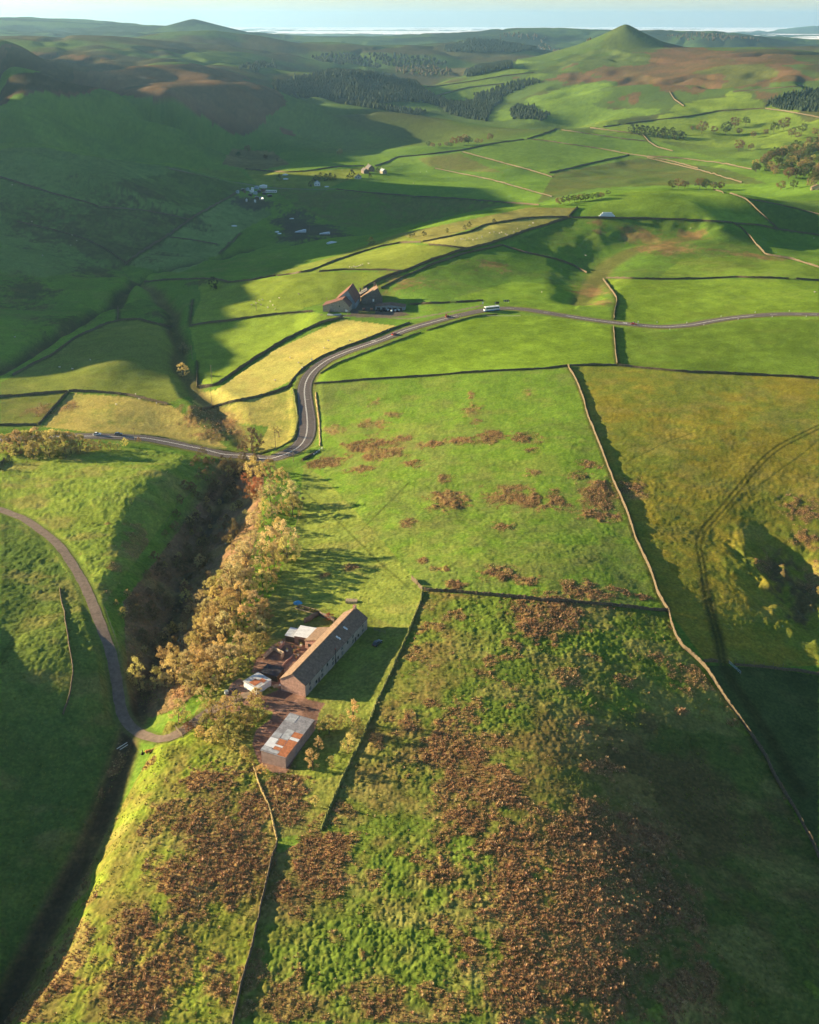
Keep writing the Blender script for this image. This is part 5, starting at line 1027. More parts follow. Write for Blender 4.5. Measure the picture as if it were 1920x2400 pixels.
p = at(626.5, 1597); t = thing('white_board', 'white board leaning at the corner of the tin shed', 'board', p); mb = MB(); mb.box(-.35, .35, -.03, .03, 0, 1.7, Matrix.Rotation(.2, 4, 'X')); mb.build('panel', white, t)
p = at(656, 1608); t = thing('feed_sack', 'white sack at the left corner of the near gable', 'sack', p); mb = MB(); mb.ball((0, 0, .35), .42, 2, (1, .8, .85), .06); mb.build('sack', white, t, smooth=True)
p = at(629, 1612); t = thing('ladder', 'pale ladder lying beside the white wall of the tin shed', 'ladder', p, .55)
for sx in (-.25, .25): mb = MB(); mb.tube((sx, -2, .1), (sx, 2, .1), .05, .05, 5); mb.build('rail', MATS['cut_logs'], t)
for k in range(9): mb = MB(); mb.tube((-.25, -1.8 + k * .45, .1), (.25, -1.8 + k * .45, .1), .03, .03, 5); mb.build('rung', MATS['cut_logs'], t)
p = at(698, 1414); t = thing('tarpaulin', 'bright blue tarpaulin over a heap on the grass behind the sheds', 'tarpaulin', p); mb = MB(); mb.ball((0, 0, .1), 1.7, 3, (1, .75, .5), .12); mb.build('sheet', mat('blue_tarp', (.06, .30, .52), .5, .2, 1), t)
p = at(722, 1430); t = thing('vegetable_bed', 'scruffy planted bed edged with boards beyond the sheds', 'garden bed', p, -.5); mb = MB(); mb.box(-5, 5, -1.3, 1.3, -.1, .22); mb.build('soil', mat('garden_soil', (.12, .085, .05), 1, .4, 1), t)
for k in range(14): c = bpy.data.objects.new('plant', crown_mesh('bushy', k % 4, 'green' if k % 3 else 'olive')); COL.objects.link(c); c.parent = t; c.location = (random.uniform(-4.5, 4.5), random.uniform(-1, 1), .15); c.scale = (1.5, 1.5, .9)
for sy in (-1.36, 1.36): mb = MB(); mb.box(-5.1, 5.1, sy - .05, sy + .05, -.1, .4); mb.build('edging_board', MATS['cut_logs'], t)
p = at(824, 1412); t = thing('timber_stack', 'low brown timber stack in the lit grass behind the farmhouse', 'timber stack', p, -.1)
for k in range(4): mb = MB(); mb.box(-2.2, 2.2, -.9 + k * .46, -.48 + k * .46, 0, 1.0 + .12 * (k % 2)); mb.build('plank_bundle', MATS['cut_logs'], t)
p = at(772, 1453); t = thing('garden_bush', 'rusty bush over the garden wall corner behind the house wing', 'bush', p); c = bpy.data.objects.new('crown', crown_mesh('bushy', 1, 'rust')); COL.objects.link(c); c.parent = t; c.scale = (4, 4, 3.2)
p = at(682, 1494); t = thing('garden_bush', 'bright green bush at the corner of the pale roofed shed', 'bush', p); c = bpy.data.objects.new('crown', crown_mesh('bushy', 2, 'olive')); COL.objects.link(c); c.parent = t; c.scale = (3.2, 3.2, 2.6)

# the farm by the main road
def far_frame(pl, pr, depth_deg, L):
    a, b = at(*pl), at(*pr); x = (b - a)[:2]; W = np.hypot(*x); rz = math.atan2(x[1], x[0]); return np.array([a[0], a[1], min(a[2], b[2])]), rz, W
rust_roof = mat('rusty_barn_roof', (.16, .075, .058), .8, .4, .6); blue_clad = mat('blue_grey_cladding', (.20, .24, .28), .6, .25, .5)
q0 = at(760, 731); sc_ = FPX / math.hypot(q0[0], q0[1], CAMZ)
print('farm scale', sc_)
def farm_box(name, label, u, v, wpx, L, eave, rise, ridge, wm, rm, rz=0.0, rm2=None, over=.3):
    p = at(u, v); D = math.hypot(p[0], p[1], CAMZ - p[2]); return gable_house(name, label, 'farm building', p, rz, wpx * D / FPX, L, eave, rise, wm, rm, over, ridge, rm2)
fb = farm_box('rusty_roofed_barn', 'tall barn with rust red sweeping roof and blue-grey gable at the farm by the road', 783, 722, 50, 22, 4.5, 9.0, .66, blue_clad, rust_roof, -.12)
mb = MB(); mb.box(3, 6, -.06, -.003, 0, 3.5); mb.build('door', plank, fb)
fb = farm_box('stone_barn', 'lower stone barn joined in front of the tall rusty roofed barn', 757, 730, 62, 11, 4.2, 5.0, .76, st_grey, rust_roof, -.12)
mb = MB(); mb.box(12.0, 12.7, -.05, -.003, 3.6, 4.8); mb.build('window', glass, fb)
fb = farm_box('farm_house', 'steep roofed stone farmhouse facing the farm lane beside the rusty barn', 848, 712, 48, 11, 3.0, 8.5, .78, st_dark, slate, .12, slate_d)  # right slope gets darker slates as painted shade, left slope the lit tone
mb = MB(); mb.box(10.2, 11.4, 9.5, 10.6, 9, 13.5); mb.build('chimney', st_dark, fb)
mb = MB(); mb.box(8.2, 9.4, -.05, -.003, 1.5, 3.4); mb.build('window', white, fb)
fb = farm_box('back_house', 'dark house behind the farm lane between barn and farmhouse', 843, 702, 36, 8, 3.5, 3.5, .5, st_dark, slate_d, .1)
mb = MB(); mb.box(.3, 1.3, 3.5, 4.5, 5, 8); mb.build('chimney', st_dark, fb)
fb = farm_box('cattle_shed', 'long low open-fronted shed with rust brown roof beside the bales', 880, 726, 68, 8, 2.6, 1.2, .5, mat('shed_front', (.22, .24, .26), .8, .25, .6), mat('brown_tin', (.16, .09, .06), .8, .4, .7), -.10)
for k in range(5): mb = MB(); mb.box(1 + k * 4, 3.6 + k * 4, -.06, -.003, 0, 1.9); mb.build('opening_shade_panel', plank, fb)  # flat dark panels painted as the shade inside the open bays
p0, p1 = at(769, 737), at(800, 738)
wall([(769, 737), (775, 729), (788, 727)], 'dark pen wall in front of the stone barn', 1.5, .5, st_dark, 'yard_wall', 'wall', None, .08, 0); wall([(768, 738), (784, 740), (800, 738)], 'low white topped wall of the pen in front of the stone barn', 1.0, .5, galv, 'yard_wall', 'wall', None, .05, 0)
wall([(841, 735), (860, 736), (880, 735)], 'dark hedge-topped garden wall in front of the steep roofed farmhouse', 1.8, .8, hedge, 'yard_wall', 'wall', None, .2, 0)
wrap_w = mat('white_bale_wrap', (.62, .70, .72), .35, .15, 2, spec=.5); wrap_b = mat('black_bale_wrap', (.018, .018, .022), .3, .2, 2, spec=.5)
BALE = {}
for nm, m_ in (('w', wrap_w), ('b', wrap_b)):
    mb = MB(); mb.tube((0, -.62, .64), (0, .62, .64), .64, .64, 14); o_ = mb.build('bale_mesh', m_, bevel=.09); BALE[nm] = o_.data; bpy.data.objects.remove(o_)
def bale(label, x, y, z, k, rz, group, s=1.0):
    o_ = link('round_bale', BALE[k], None, None, (x, y, z), rz); o_.scale = (s, s, s); return tag(o_, label, 'bale', group)
for k in range(14):
    u = 884 + k * 4.3; wt = u > 908 and k % 2 == 0; p = at(u, 728.5 + (k % 3) * 1.0)
    bale(f'{"white" if wt else "black"} wrapped bale in front of the low shed, {ordinal(k)} from the left', p[0], p[1], p[2], 'w' if wt else 'b', .3 * k, 'bales by the low shed', 1.1)
p = at(813, 731); t = thing('parked_trailer', 'small white trailer at the corner of the stone barn', 'trailer', p); mb = MB(); mb.box(-1, 1, -1.4, 1.4, .6, 1.9); mb.build('body', white, t, bevel=.1)
for sx in (-1.05, 1.05): mb = MB(); mb.tube((sx - .1, 0, .35), (sx + .1, 0, .35), .35, .35, 12); mb.build('wheel', rub, t)
for u, lab in ((853, 'left of two terracotta tanks by the farmhouse garden wall'), (871, 'right of two terracotta tanks by the farmhouse garden wall')):
    p = at(u, 727); t = thing('oil_tank', lab, 'tank', p); mb = MB(); mb.tube((-1, 0, 1), (1, 0, 1), .75, .75, 12); mb.build('tank', terr, t)
    for sx in (-.7, .7): mb = MB(); mb.box(sx - .1, sx + .1, -.4, .4, 0, .5); mb.build('stand', st_dark, t)
# wrapped bales along the wall of the hilltop field
a, b = at(1405, 509.5), at(1441, 510); nb = 15
for row in range(3):
    for k in range(nb - row * 3):
        f_ = (k + .5 + row * 1.5) / nb; x, y = a[0] + (b[0] - a[0]) * f_, a[1] + (b[1] - a[1]) * f_ + 1.2; z = float(zat(x, y)[0])
        bale('pale wrapped bale in the domed stack against the hilltop field wall', x, y, z + row * 1.15 * 1.25, 'w', math.pi / 2, 'stack of wrapped bales', 1.25)
# distant houses
def house(name, label, u, v, wpx, eave, rise, L, wm, rm, rz=0., chim=True):
    p = at(u, v); D = math.hypot(p[0], p[1], CAMZ - p[2]); W = wpx * D / FPX; t = gable_house(name, label, 'house', p, rz, W, L, eave, rise, wm, rm, .3)
    for k in (.2, .6): mb = MB(); mb.box(W * k, W * k + 1.2, -.05, -.003, 1.2, 2.6); mb.build('window', glass, t)
    if chim: mb = MB(); mb.box(W / 2 - .5, W / 2 + .5, L - 1.3, L - .3, eave + rise - .5, eave + rise + 1.4); mb.build('chimney', st_grey, t)
    return t
grey_sheet = mat('blue_grey_sheet', (.34, .40, .45), .6, .2, .4)
house('far_house', 'larger grey roofed house of the far farm, nearest its top right', 864, 402, 14, 5, 4, 16, st_dark, slate_d, .35); house('far_house', 'grey roofed barn joined left of the far farm house', 853, 407, 12, 4, 3.5, 14, st_dark, slate_d, .35, False)
house('far_cottage', 'low white cottage in front of the far grey roofed farm', 831, 419, 14, 3, 2.5, 8, tin, slate_d, -.1); house('far_house', 'small blue-grey roofed house at the right of the far farm', 897, 407, 11, 3.5, 3, 9, st_grey, grey_sheet, .6)
house('far_cottage', 'small white cottage beside dark trees on the valley lane', 737, 436, 13, 3.5, 3, 8, white, grey_sheet, .1)
house('field_barn', 'sunlit stone barn at the right edge beyond the hilltop field', 1901, 447, 22, 4, 3, 9, mat('sunny_stone', (.45, .34, .22), .9, .25, .6), slate, -.3, False)
house('far_cottage', 'white cottage among autumn trees at the right', 1848, 389, 9, 3, 2.5, 8, white, slate_d, 0); house('far_cottage', 'small cottage low in the autumn wood at the right edge', 1891, 397, 8, 3, 2.5, 8, white, slate, .2)
# smallholding in the shaded valley
SHK = [(553, 452, 6, 'g'), (566, 448, 8, 'd'), (576, 446, 7, 'g'), (585, 450, 8, 'w'), (596, 442, 9, 'g'), (603, 451, 8, 'd'), (611, 448, 9, 'r'), (608, 440, 16, 'w'), (593, 455, 9, 'g'), (615, 456, 8, 'd'), (582, 459, 7, 'd'), (598, 466, 8, 'd'), (609, 468, 9, 'g'), (628, 462, 10, 'd'), (576, 472, 3, 'w'), (596, 474, 4, 'w'), (571, 451, 4, 'r'), (589, 445, 6, 'w')]
for k, (u, v, w_, c_) in enumerate(SHK):
    p = at(u, v); D = math.hypot(p[0], p[1], CAMZ - p[2]); W = w_ * D / FPX; m_ = {'g': grey_sheet, 'd': plank, 'w': tin_w, 'r': MATS['brown_tin']}[c_]
    gable_house('smallholding_shed', f'{ {"g": "grey", "d": "dark", "w": "white", "r": "brown"}[c_]} shed in the cluttered smallholding on the shaded hillside, {ordinal(k)} of the cluster', 'shed', p, random.uniform(-.4, .4), W, W * .7 + 1, 2.3, .9, m_, m_ if c_ != 'd' else tin_g, .15)['group'] = 'smallholding sheds'
p = at(623, 452); t = thing('mobile_home', 'long pale mobile home at the top of the shaded smallholding', 'mobile home', p, -.1); mb = MB(); mb.box(0, 15, 0, 4, .5, 3.3); mb.build('body', tin_w, t, bevel=.15); mb = MB(); mb.box(-.2, 15.2, -.2, 4.2, 3.3, 3.5); mb.build('roof', white, t)
for k in range(5): mb = MB(); mb.box(1 + k * 2.9, 2.6 + k * 2.9, -.04, .0, 1.5, 2.6); mb.build('window', glass, t)
em = bpy.data.materials.new('lamp_glow'); em.use_nodes = True; b_ = em.node_tree.nodes['Principled BSDF']; b_.inputs['Emission Color'].default_value = (1, .8, .5, 1); b_.inputs['Emission Strength'].default_value = 6
p = at(615.5, 470); t = thing('yard_lamp', 'lit lamp on a post in the shaded smallholding', 'lamp', p); mb = MB(); mb.tube((0, 0, 0), (0, 0, 3), .08, .08, 6); mb.build('post', postw, t); mb = MB(); mb.ball((0, 0, 3.2), .55, 2); mb.build('lamp_head', em, t)
sheet = mat('white_plastic_sheet', (.62, .66, .70), .4, .12, .2, spec=.4)
for (u0, u1, v, hgt, lab) in ((691, 717, 545, 3.0, 'long white sheet over a clamp, larger of two in the dark valley'), (748, 772, 549, 2.2, 'thinner white sheet over a clamp right of the larger one')):
    a, b = at(u0, v), at(u1, v); d_ = b - a; W = math.hypot(d_[0], d_[1]); t = thing('silage_clamp', lab, 'silage clamp', a, math.atan2(d_[1], d_[0])); mb = MB(); mb.prism([(0, -.2), (W, -.2), (W, hgt), (W * .8, hgt * 1.05), (W * .4, hgt * .6), (0, .25)], 0, 5); mb.build('sheet', sheet, t)
for (u, v, s_, lab) in ((778, 570, 5.5, 'small pale covered heap below the white sheets'), (649, 544, 3.5, 'white heap by the shaded track bend'), (655, 548, 3.0, 'second white heap below the shaded track bend'), (549, 530, 3.5, 'small pale heap in the shaded field corner'), (684, 513, 3.0, 'pale heap on the shaded lane below the smallholding'), (669, 410, 5, 'pale roofed hut by the valley stream'), (669, 420, 4.5, 'pale slab by the valley stream'), (766, 438, 3.5, 'pale gateway stones on the valley lane')):
    p = at(u, v); t = thing('covered_heap', lab, 'heap', p, random.uniform(0, 1)); mb = MB(); mb.ball((0, 0, .2), s_, 2, (1, .6, .32), .1); mb.build('cover', sheet, t, smooth=True)
# ------------------------------------------------------------------ vehicles
def carpaint(n, c): return mat(n, c, .3, .06, 1, spec=.5, coat=.6)
hl = mat('lamp_lens', (.8, .8, .78), .2, .05, 3); tl = mat('tail_lens', (.5, .03, .02), .3, .05, 3)
def car(label, u, v, heading, paintm, name='parked_car', estate=False):
    p = at(u, v); t = thing(name, label, 'car', (p[0], p[1], p[2] + .16), heading); W, L = 1.78, 4.3
    mb = MB(); prof = [(-L / 2, .32), (L / 2, .32), (L / 2 + .02, .62), (L / 2 - .15, .80), (L / 2 - 1.15, .93), (-L / 2 + .25, .95), (-L / 2, .80)]
    M = Matrix.Rotation(math.pi / 2, 4, 'Z'); mb.prism([(x, z) for x, z in prof], -W / 2, W / 2); mb.build('body', paintm, t, bevel=.06)
    top = [(L / 2 - 1.25, .93), (L / 2 - 2.0, 1.44), (-L / 2 + (.55 if estate else 1.05), 1.46), (-L / 2 + .2, .95)]
    mb = MB(); mb.prism(top, -W / 2 + .13, W / 2 - .13); mb.build('window', glass, t, bevel=.03)
    mb = MB(); mb.prism([(top[1][0] - .05, 1.43), (top[1][0] - .1, 1.50), (top[2][0] + .1, 1.52), (top[2][0], 1.46)], -W / 2 + .14, W / 2 - .14); mb.build('roof', paintm, t)
    for sx in (-1.32, 1.32):
        for sy in (-W / 2 + .08, W / 2 - .08):
            mb = MB(); mb.tube((sx, sy - .11, .33), (sx, sy + .11, .33), .33, .33, 14); wl = mb.build('wheel', rub, t); q = MB(); q.tube((sx, sy - .12, .33), (sx, sy + .12, .33), .19, .19, 10); q.build('rim', galv, wl)
    for sy in (-.62, .62):
        mb = MB(); mb.box(L / 2 - .05, L / 2 + .03, sy - .17, sy + .17, .60, .74); mb.build('headlight', hl, t); mb = MB(); mb.box(-L / 2 - .02, -L / 2 + .05, sy - .16, sy + .16, .66, .82); mb.build('tail_light', tl, t)
    return t
def rhead(u, v):
    p = at(u, v); k = int(np.argmin(np.hypot(ROAD[:, 0] - p[0], ROAD[:, 1] - p[1]))); k = min(max(k, 1), len(ROAD) - 2); T = ROAD[k + 1] - ROAD[k - 1]; return math.atan2(T[1], T[0])
red = carpaint('red_car_paint', (.42, .035, .02)); blk = carpaint('black_car_paint', (.02, .021, .025)); gry = carpaint('dark_grey_car_paint', (.06, .075, .10)); wht = carpaint('white_car_paint', (.75, .76, .76))
car('red car on the road inside the long bend above the straw field', 924, 785, rhead(924, 785), red, 'moving_car'); car('small red car near the wall crossing on the right of the road', 1486, 761, rhead(1486, 761), red, 'moving_car')
car('dark reddish car in front of the coach by the orange post', 1050, 744, rhead(1050, 744), carpaint('maroon_car_paint', (.16, .03, .025)), 'moving_car'); car('dark grey estate car on the left stretch of road', 278, 1020, rhead(278, 1021), gry, 'moving_car', True)
car('white car half hidden by the roadside trees on the left', 228, 1020, rhead(228, 1021), wht, 'moving_car'); car('black car parked on the grass in the farmhouse shadow', 884, 1511, 1.0, blk)
# coach
p = at(1152, 729); rzc = rhead(1152, 725) + math.pi; t = thing('coach', 'white coach with dark windows and blue skirt rounding the top bend', 'coach', (p[0], p[1], p[2] + .16), rzc); L, W = 11.8, 2.55
mb = MB(); mb.prism([(-L / 2, .95), (L / 2 + .05, .95), (L / 2 - .05, 1.7), (L / 2 - .5, 3.2), (L / 2 - .9, 3.42), (-L / 2 + .2, 3.42), (-L / 2, 3.2)], -W / 2, W / 2); mb.build('body', mat('coach_white', (.80, .80, .78), .3, .05, 1, coat=.4), t, bevel=.07)
mb = MB(); mb.box(-L / 2 + .02, L / 2 - .05, -W / 2 + .02, W / 2 - .02, .32, .94); mb.build('skirt', mat('coach_blue', (.06, .16, .42), .35, .08, 1, coat=.4), t, bevel=.05)
for sy in (-1, 1):
    for k in range(7): x0 = -L / 2 + .5 + k * 1.45; mb = MB(); mb.box(x0, x0 + 1.36, sy * (W / 2 + .004) - .012, sy * (W / 2 + .004) + .012, 1.75, 2.85); mb.build('window', glass, t)
mb = MB(); mb.prism([(L / 2 - .03, 1.62), (L / 2 + .03, 1.62), (L / 2 - .40, 3.08), (L / 2 - .46, 3.08)], -W / 2 + .12, W / 2 - .12); mb.build('windscreen', glass, t)
for sx in (-3.6, -2.4, 3.7):
    for sy in (-W / 2 + .16, W / 2 - .16):
        mb = MB(); mb.tube((sx, sy - .18, .5), (sx, sy + .18, .5), .5, .5, 16); wl = mb.build('wheel', rub, t); q = MB(); q.tube((sx, sy - .19, .5), (sx, sy + .19, .5), .27, .27, 10); q.build('rim', galv, wl)
for k in (-3, 1.5): mb = MB(); mb.box(k, k + 1.0, -.5, .5, 3.43, 3.53); mb.build('roof_hatch', galv, t)
for sy in (-.95, .95): mb = MB(); mb.box(L / 2 + .0, L / 2 + .08, sy - .2, sy + .2, 1.0, 1.25); mb.build('headlight', hl, t); mb = MB(); mb.box(L / 2 + .05, L / 2 + .35, sy * 1.45 - .1, sy * 1.45 + .1, 2.3, 2.75); mb.build('mirror', blk, t)
# ------------------------------------------------------------------ signs and poles
blackp = mat('black_sign_paint', (.02, .02, .02), .5, .1, 2); orange = mat('orange_sign_paint', (.75, .22, .06), .5, .1, 2)
def chevron(label, u, v, rz, n=2, w=1.0, h=.9):
    p = at(u, v); t = thing('chevron_sign', label, 'road sign', p, rz); tot = n * w
    for sx in (-tot * .35, tot * .35): mb = MB(); mb.tube((sx, 0, -.2), (sx, 0, 1.0 + h), .06, .06, 6); mb.build('post', galv, t)
    mb = MB(); mb.box(-tot / 2, tot / 2, -.10, -.07, 1.0, 1.0 + h); bd = mb.build('board', blackp, t)
    for k in range(n):
        x = -tot / 2 + k * w + .15; bm_ = MB(); vs = [(x + .5, 1.06), (x + .75, 1.06), (x + .30, 1.0 + h / 2), (x + .75, .94 + h), (x + .5, .94 + h), (x + .02, 1.0 + h / 2)]
        bm_.prism(vs, -.125, -.11); bm_.build('chevron', white, bd)
chevron('black and white chevron board on the outside of the top bend', 1187, 710, .1, 3, 1.5, 1.3); chevron('chevron board beside the coach on the top bend', 1165, 715, .1, 1, 3.2, 1.6)
chevron('chevron board on the wall side of the hairpin approach', 709, 866, -.9, 2)
def sign(label, u, v, col, shape='plate', h=1.9, s=.6, rz=0.):
    p = at(u, v); t = thing('road_sign', label, 'road sign', p, rz); mb = MB(); mb.tube((0, 0, -.2), (0, 0, h + s), .06, .06, 6); mb.build('post', galv, t); mb = MB(); mb.box(-s / 2, s / 2, -.10, -.07, h, h + s); mb.build('plate', col, t)
sign('white square sign on the outside of the long bend', 731, 850, white, s=.95); sign('tall orange topped marker post by the dark car', 1046, 745, orange, h=1.2, s=1.6); sign('pale marker post on the near verge below the dark car', 1078, 746, mat('cream_paint', (.7, .55, .35), .6, .1, 2), h=.8, s=1.4); sign('white marker board on the junction verge left of the coach', 1132, 713, white, h=.6, s=1.2)
sign('white marker post on the hairpin verge', 677, 1069, white, h=.4, s=.5); sign('small white sign on the right stretch of road', 1496, 758, white, h=1, s=.7); sign('pale marker post beside the small red car', 1540, 758, white, h=.8, s=.6)
for k in range(9):
    u = 1570 + k * 40; v = np.interp(u, [1558, 1614, 1688, 1762, 1837, 1920], [762, 757, 743, 733.5, 730, 731]) + (0 if k % 2 else 12)
    p = at(u, v); mb = MB(); mb.box(-.12, .12, -.06, .06, -.1, 1.0); o_ = mb.build('verge_post', white, None, p); tag(o_, f'white verge post on the right stretch of road, {ordinal(k)} from the bend', 'post', 'white verge posts')
for k in range(7):
    p = at(736 + k * 3.2, 1066 - k * 2.4); mb = MB(); mb.box(-.3, .3, -.18, .18, 0, .75); o_ = mb.build('concrete_block', [white, galv][k % 2], None, p, .3 * k, bevel=.05); tag(o_, f'pale block lined up on the parapet outside the hairpin, {ordinal(k)} from the road', 'block', 'blocks outside the hairpin')
def pole(label, u, vb, vt, lean=0):
    p = at(u, vb); D = math.hypot(p[0], p[1], CAMZ - p[2]); h = (vb - vt) * D / FPX / (math.hypot(p[0], p[1]) / D); t = thing('telegraph_pole', label, 'telegraph pole', p); mb = MB(); mb.tube((0, 0, -.5), (lean, 0, h), .17, .12, 7); mb.build('pole', postw, t); mb = MB(); mb.box(-.8, .8, -.06, .06, h - .6, h - .45); mb.build('crossarm', postw, t)
    return Vector(p) + Vector((lean, 0, h - .5))
PT = [pole(l, *q) for l, q in (('pole beside the left road near the dark grey car', (317, 1036, 1004)), ('pole inside the hairpin bend', (646, 1049, 1012)), ('pole at the outside of the hairpin near the golden trees', (688, 1083, 1053)), ('pole in the lime field above the thick dark wall', (497, 897, 857)), ('pole at the gully end of the dark thick wall', (497, 953, 911)), ('pole above the golden gully bush', (451, 842, 811)), ('pole in the bright field left of the rusty barn', (601, 728, 703)), ('pole by the lane in the shaded valley', (696.5, 506, 491)), ('pole between the two white sheets', (725.5, 541, 526)), ('pole beside the smallholding entrance', (659, 455, 442)), ('pole beyond the smallholding on the lane', (643, 437, 423)), ('tall pole in front of the rusty roofed barn', (767, 720, 698)), ('pole at the farm lane entrance beside the trailer', (815, 738, 725)))]
# ------------------------------------------------------------------ animals
def voxel(parts, size, smooth=3):
    mb = MB()
    for p in parts:
        if len(p) == 3: mb.ball(*p[:2], 2, p[2])
        else: mb.tube(*p[:4], 8)
    me = bpy.data.meshes.new('tmp'); mb.bm.to_mesh(me); mb.bm.free(); o = bpy.data.objects.new('tmp', me); COL.objects.link(o); r = o.modifiers.new('r', 'REMESH'); r.mode = 'VOXEL'; r.voxel_size = size; s = o.modifiers.new('s', 'SMOOTH'); s.iterations = smooth
    out = bpy.data.meshes.new_from_object(o.evaluated_get(bpy.context.evaluated_depsgraph_get())); bpy.data.objects.remove(o)
    for p in out.polygons: p.use_smooth = True
    return out
sheepm = voxel([((0, 0, .62), .36, (1.5, .95, .9)), ((-.3, 0, .64), .34, (1, .95, .95)), ((.62, 0, .82), .16, (1.3, .8, .95)), ((.5, 0, .74), .17, (1.2, .8, 1))] + [((x, y, .5), (x + dx, y, 0), .075, .05) for x, dx in ((.32, .03), (-.38, -.04)) for y in (-.15, .15)] + [((.60, s * .13, .90), (.52, s * .24, .88), .04, .02) for s in (-1, 1)], .045)
sheepm.materials.append(mat('fleece', (.52, .47, .38), 1, .15, 3, bump=.03))
rs_ = np.random.RandomState(3)
FLOCKS = [("1085 561 1091 563 1109 563 1119 560 1148 547 1171 548 1185 550 1213 537 1241 530 1189 552 1100 560 1081 562 1158 545 1176 546 1219 543 1234 539 1130 556 1205 545 1066 566 1250 524", 'sheep', 'white sheep grazing in the straw coloured field on the ridge', 'sheep on the straw ridge field'),
 ("820 627 825 628 830 626 834 627 838 626 842 624 846 623 850 621 864 619", 'sheep', 'sheep bunched along the wall above the rusty barn', 'sheep above the rusty barn'),
 ("601 712 608 706 615 704 628 722 640 717 655 700 590 716 700 690 612 716 634 708 645 726", 'sheep', 'sheep in the sunlit field left of the rusty barn', 'sheep left of the rusty barn'),
 ("273 950 327 937 367 947 318 926 170 866 212 845 140 862", 'sheep', 'sheep on the hill above the left road', 'sheep on the hill above the left road'),
 ("760 817 680 840 645 893 860 790 700 852 820 800 910 775 770 800", 'sheep', 'sheep in the straw field beside the long bend', 'sheep in the straw field by the bend'),
 ("169 552 180 565 166 576 35 791 29 434 100 600 75 520", 'sheep', 'sheep on the shaded left hillside', 'sheep on the shaded hillside'),
 ("969 430 1000 402 985 404 1373 600 1619 536 1908 559 1910 686 1270 686", 'sheep', 'stray sheep in the far green fields', 'stray sheep')]
for s, nm, lab, grp in FLOCKS:
    q = np.array([float(x) for x in s.split()]).reshape(-1, 2)
    for u, v in q:
        p = at(u, v); o_ = link('sheep', sheepm, None, None, (p[0], p[1], p[2] - .03), rs_.rand() * 6.28); o_.scale = (1.15, 1.15, 1.15); tag(o_, lab, 'sheep', grp)
cowm = voxel([((0, 0, .55), .55, (1.75, .85, .85)), ((-.75, 0, .52), .5, (1, .9, .85)), ((.95, .1, .85), .3, (1.2, .7, .9)), ((1.35, .25, 1.0), .2, (1.5, .8, .85)), ((1.62, .32, .9), .13, (1.2, .9, .8)), ((.55, .45, .2), .2, (1.8, .7, .7)), ((-.6, .55, .2), .22, (1.6, .7, .7)), ((-.7, -.45, .22), .22, (1.5, .7, .7))] + [((1.3, .25 + s * .15, 1.12), (1.25, .25 + s * .36, 1.15), .06, .03) for s in (-1, 1)] + [((-1.25, 0, .6), (-1.55, -.2, .1), .05, .03)], .06)
for u, v, c_, lab, s_, rz in ((351, 1764, (.40, .16, .05), 'ginger cow lying in shaded grass below the track bend', 1.15, .2), (334, 1767, (.015, .014, .014), 'small black calf lying left of the ginger cow', .7, 1.6)):
    me = cowm.copy(); me.materials.clear(); me.materials.append(mat('hide_' + ('ginger' if c_[0] > .1 else 'black'), c_, .9, .2, 2)); p = at(u, v); o_ = link('cow' if s_ > 1 else 'calf', me, None, None, p, rz); o_.scale = (s_, s_, s_); tag(o_, lab, 'cow' if s_ > 1 else 'calf')
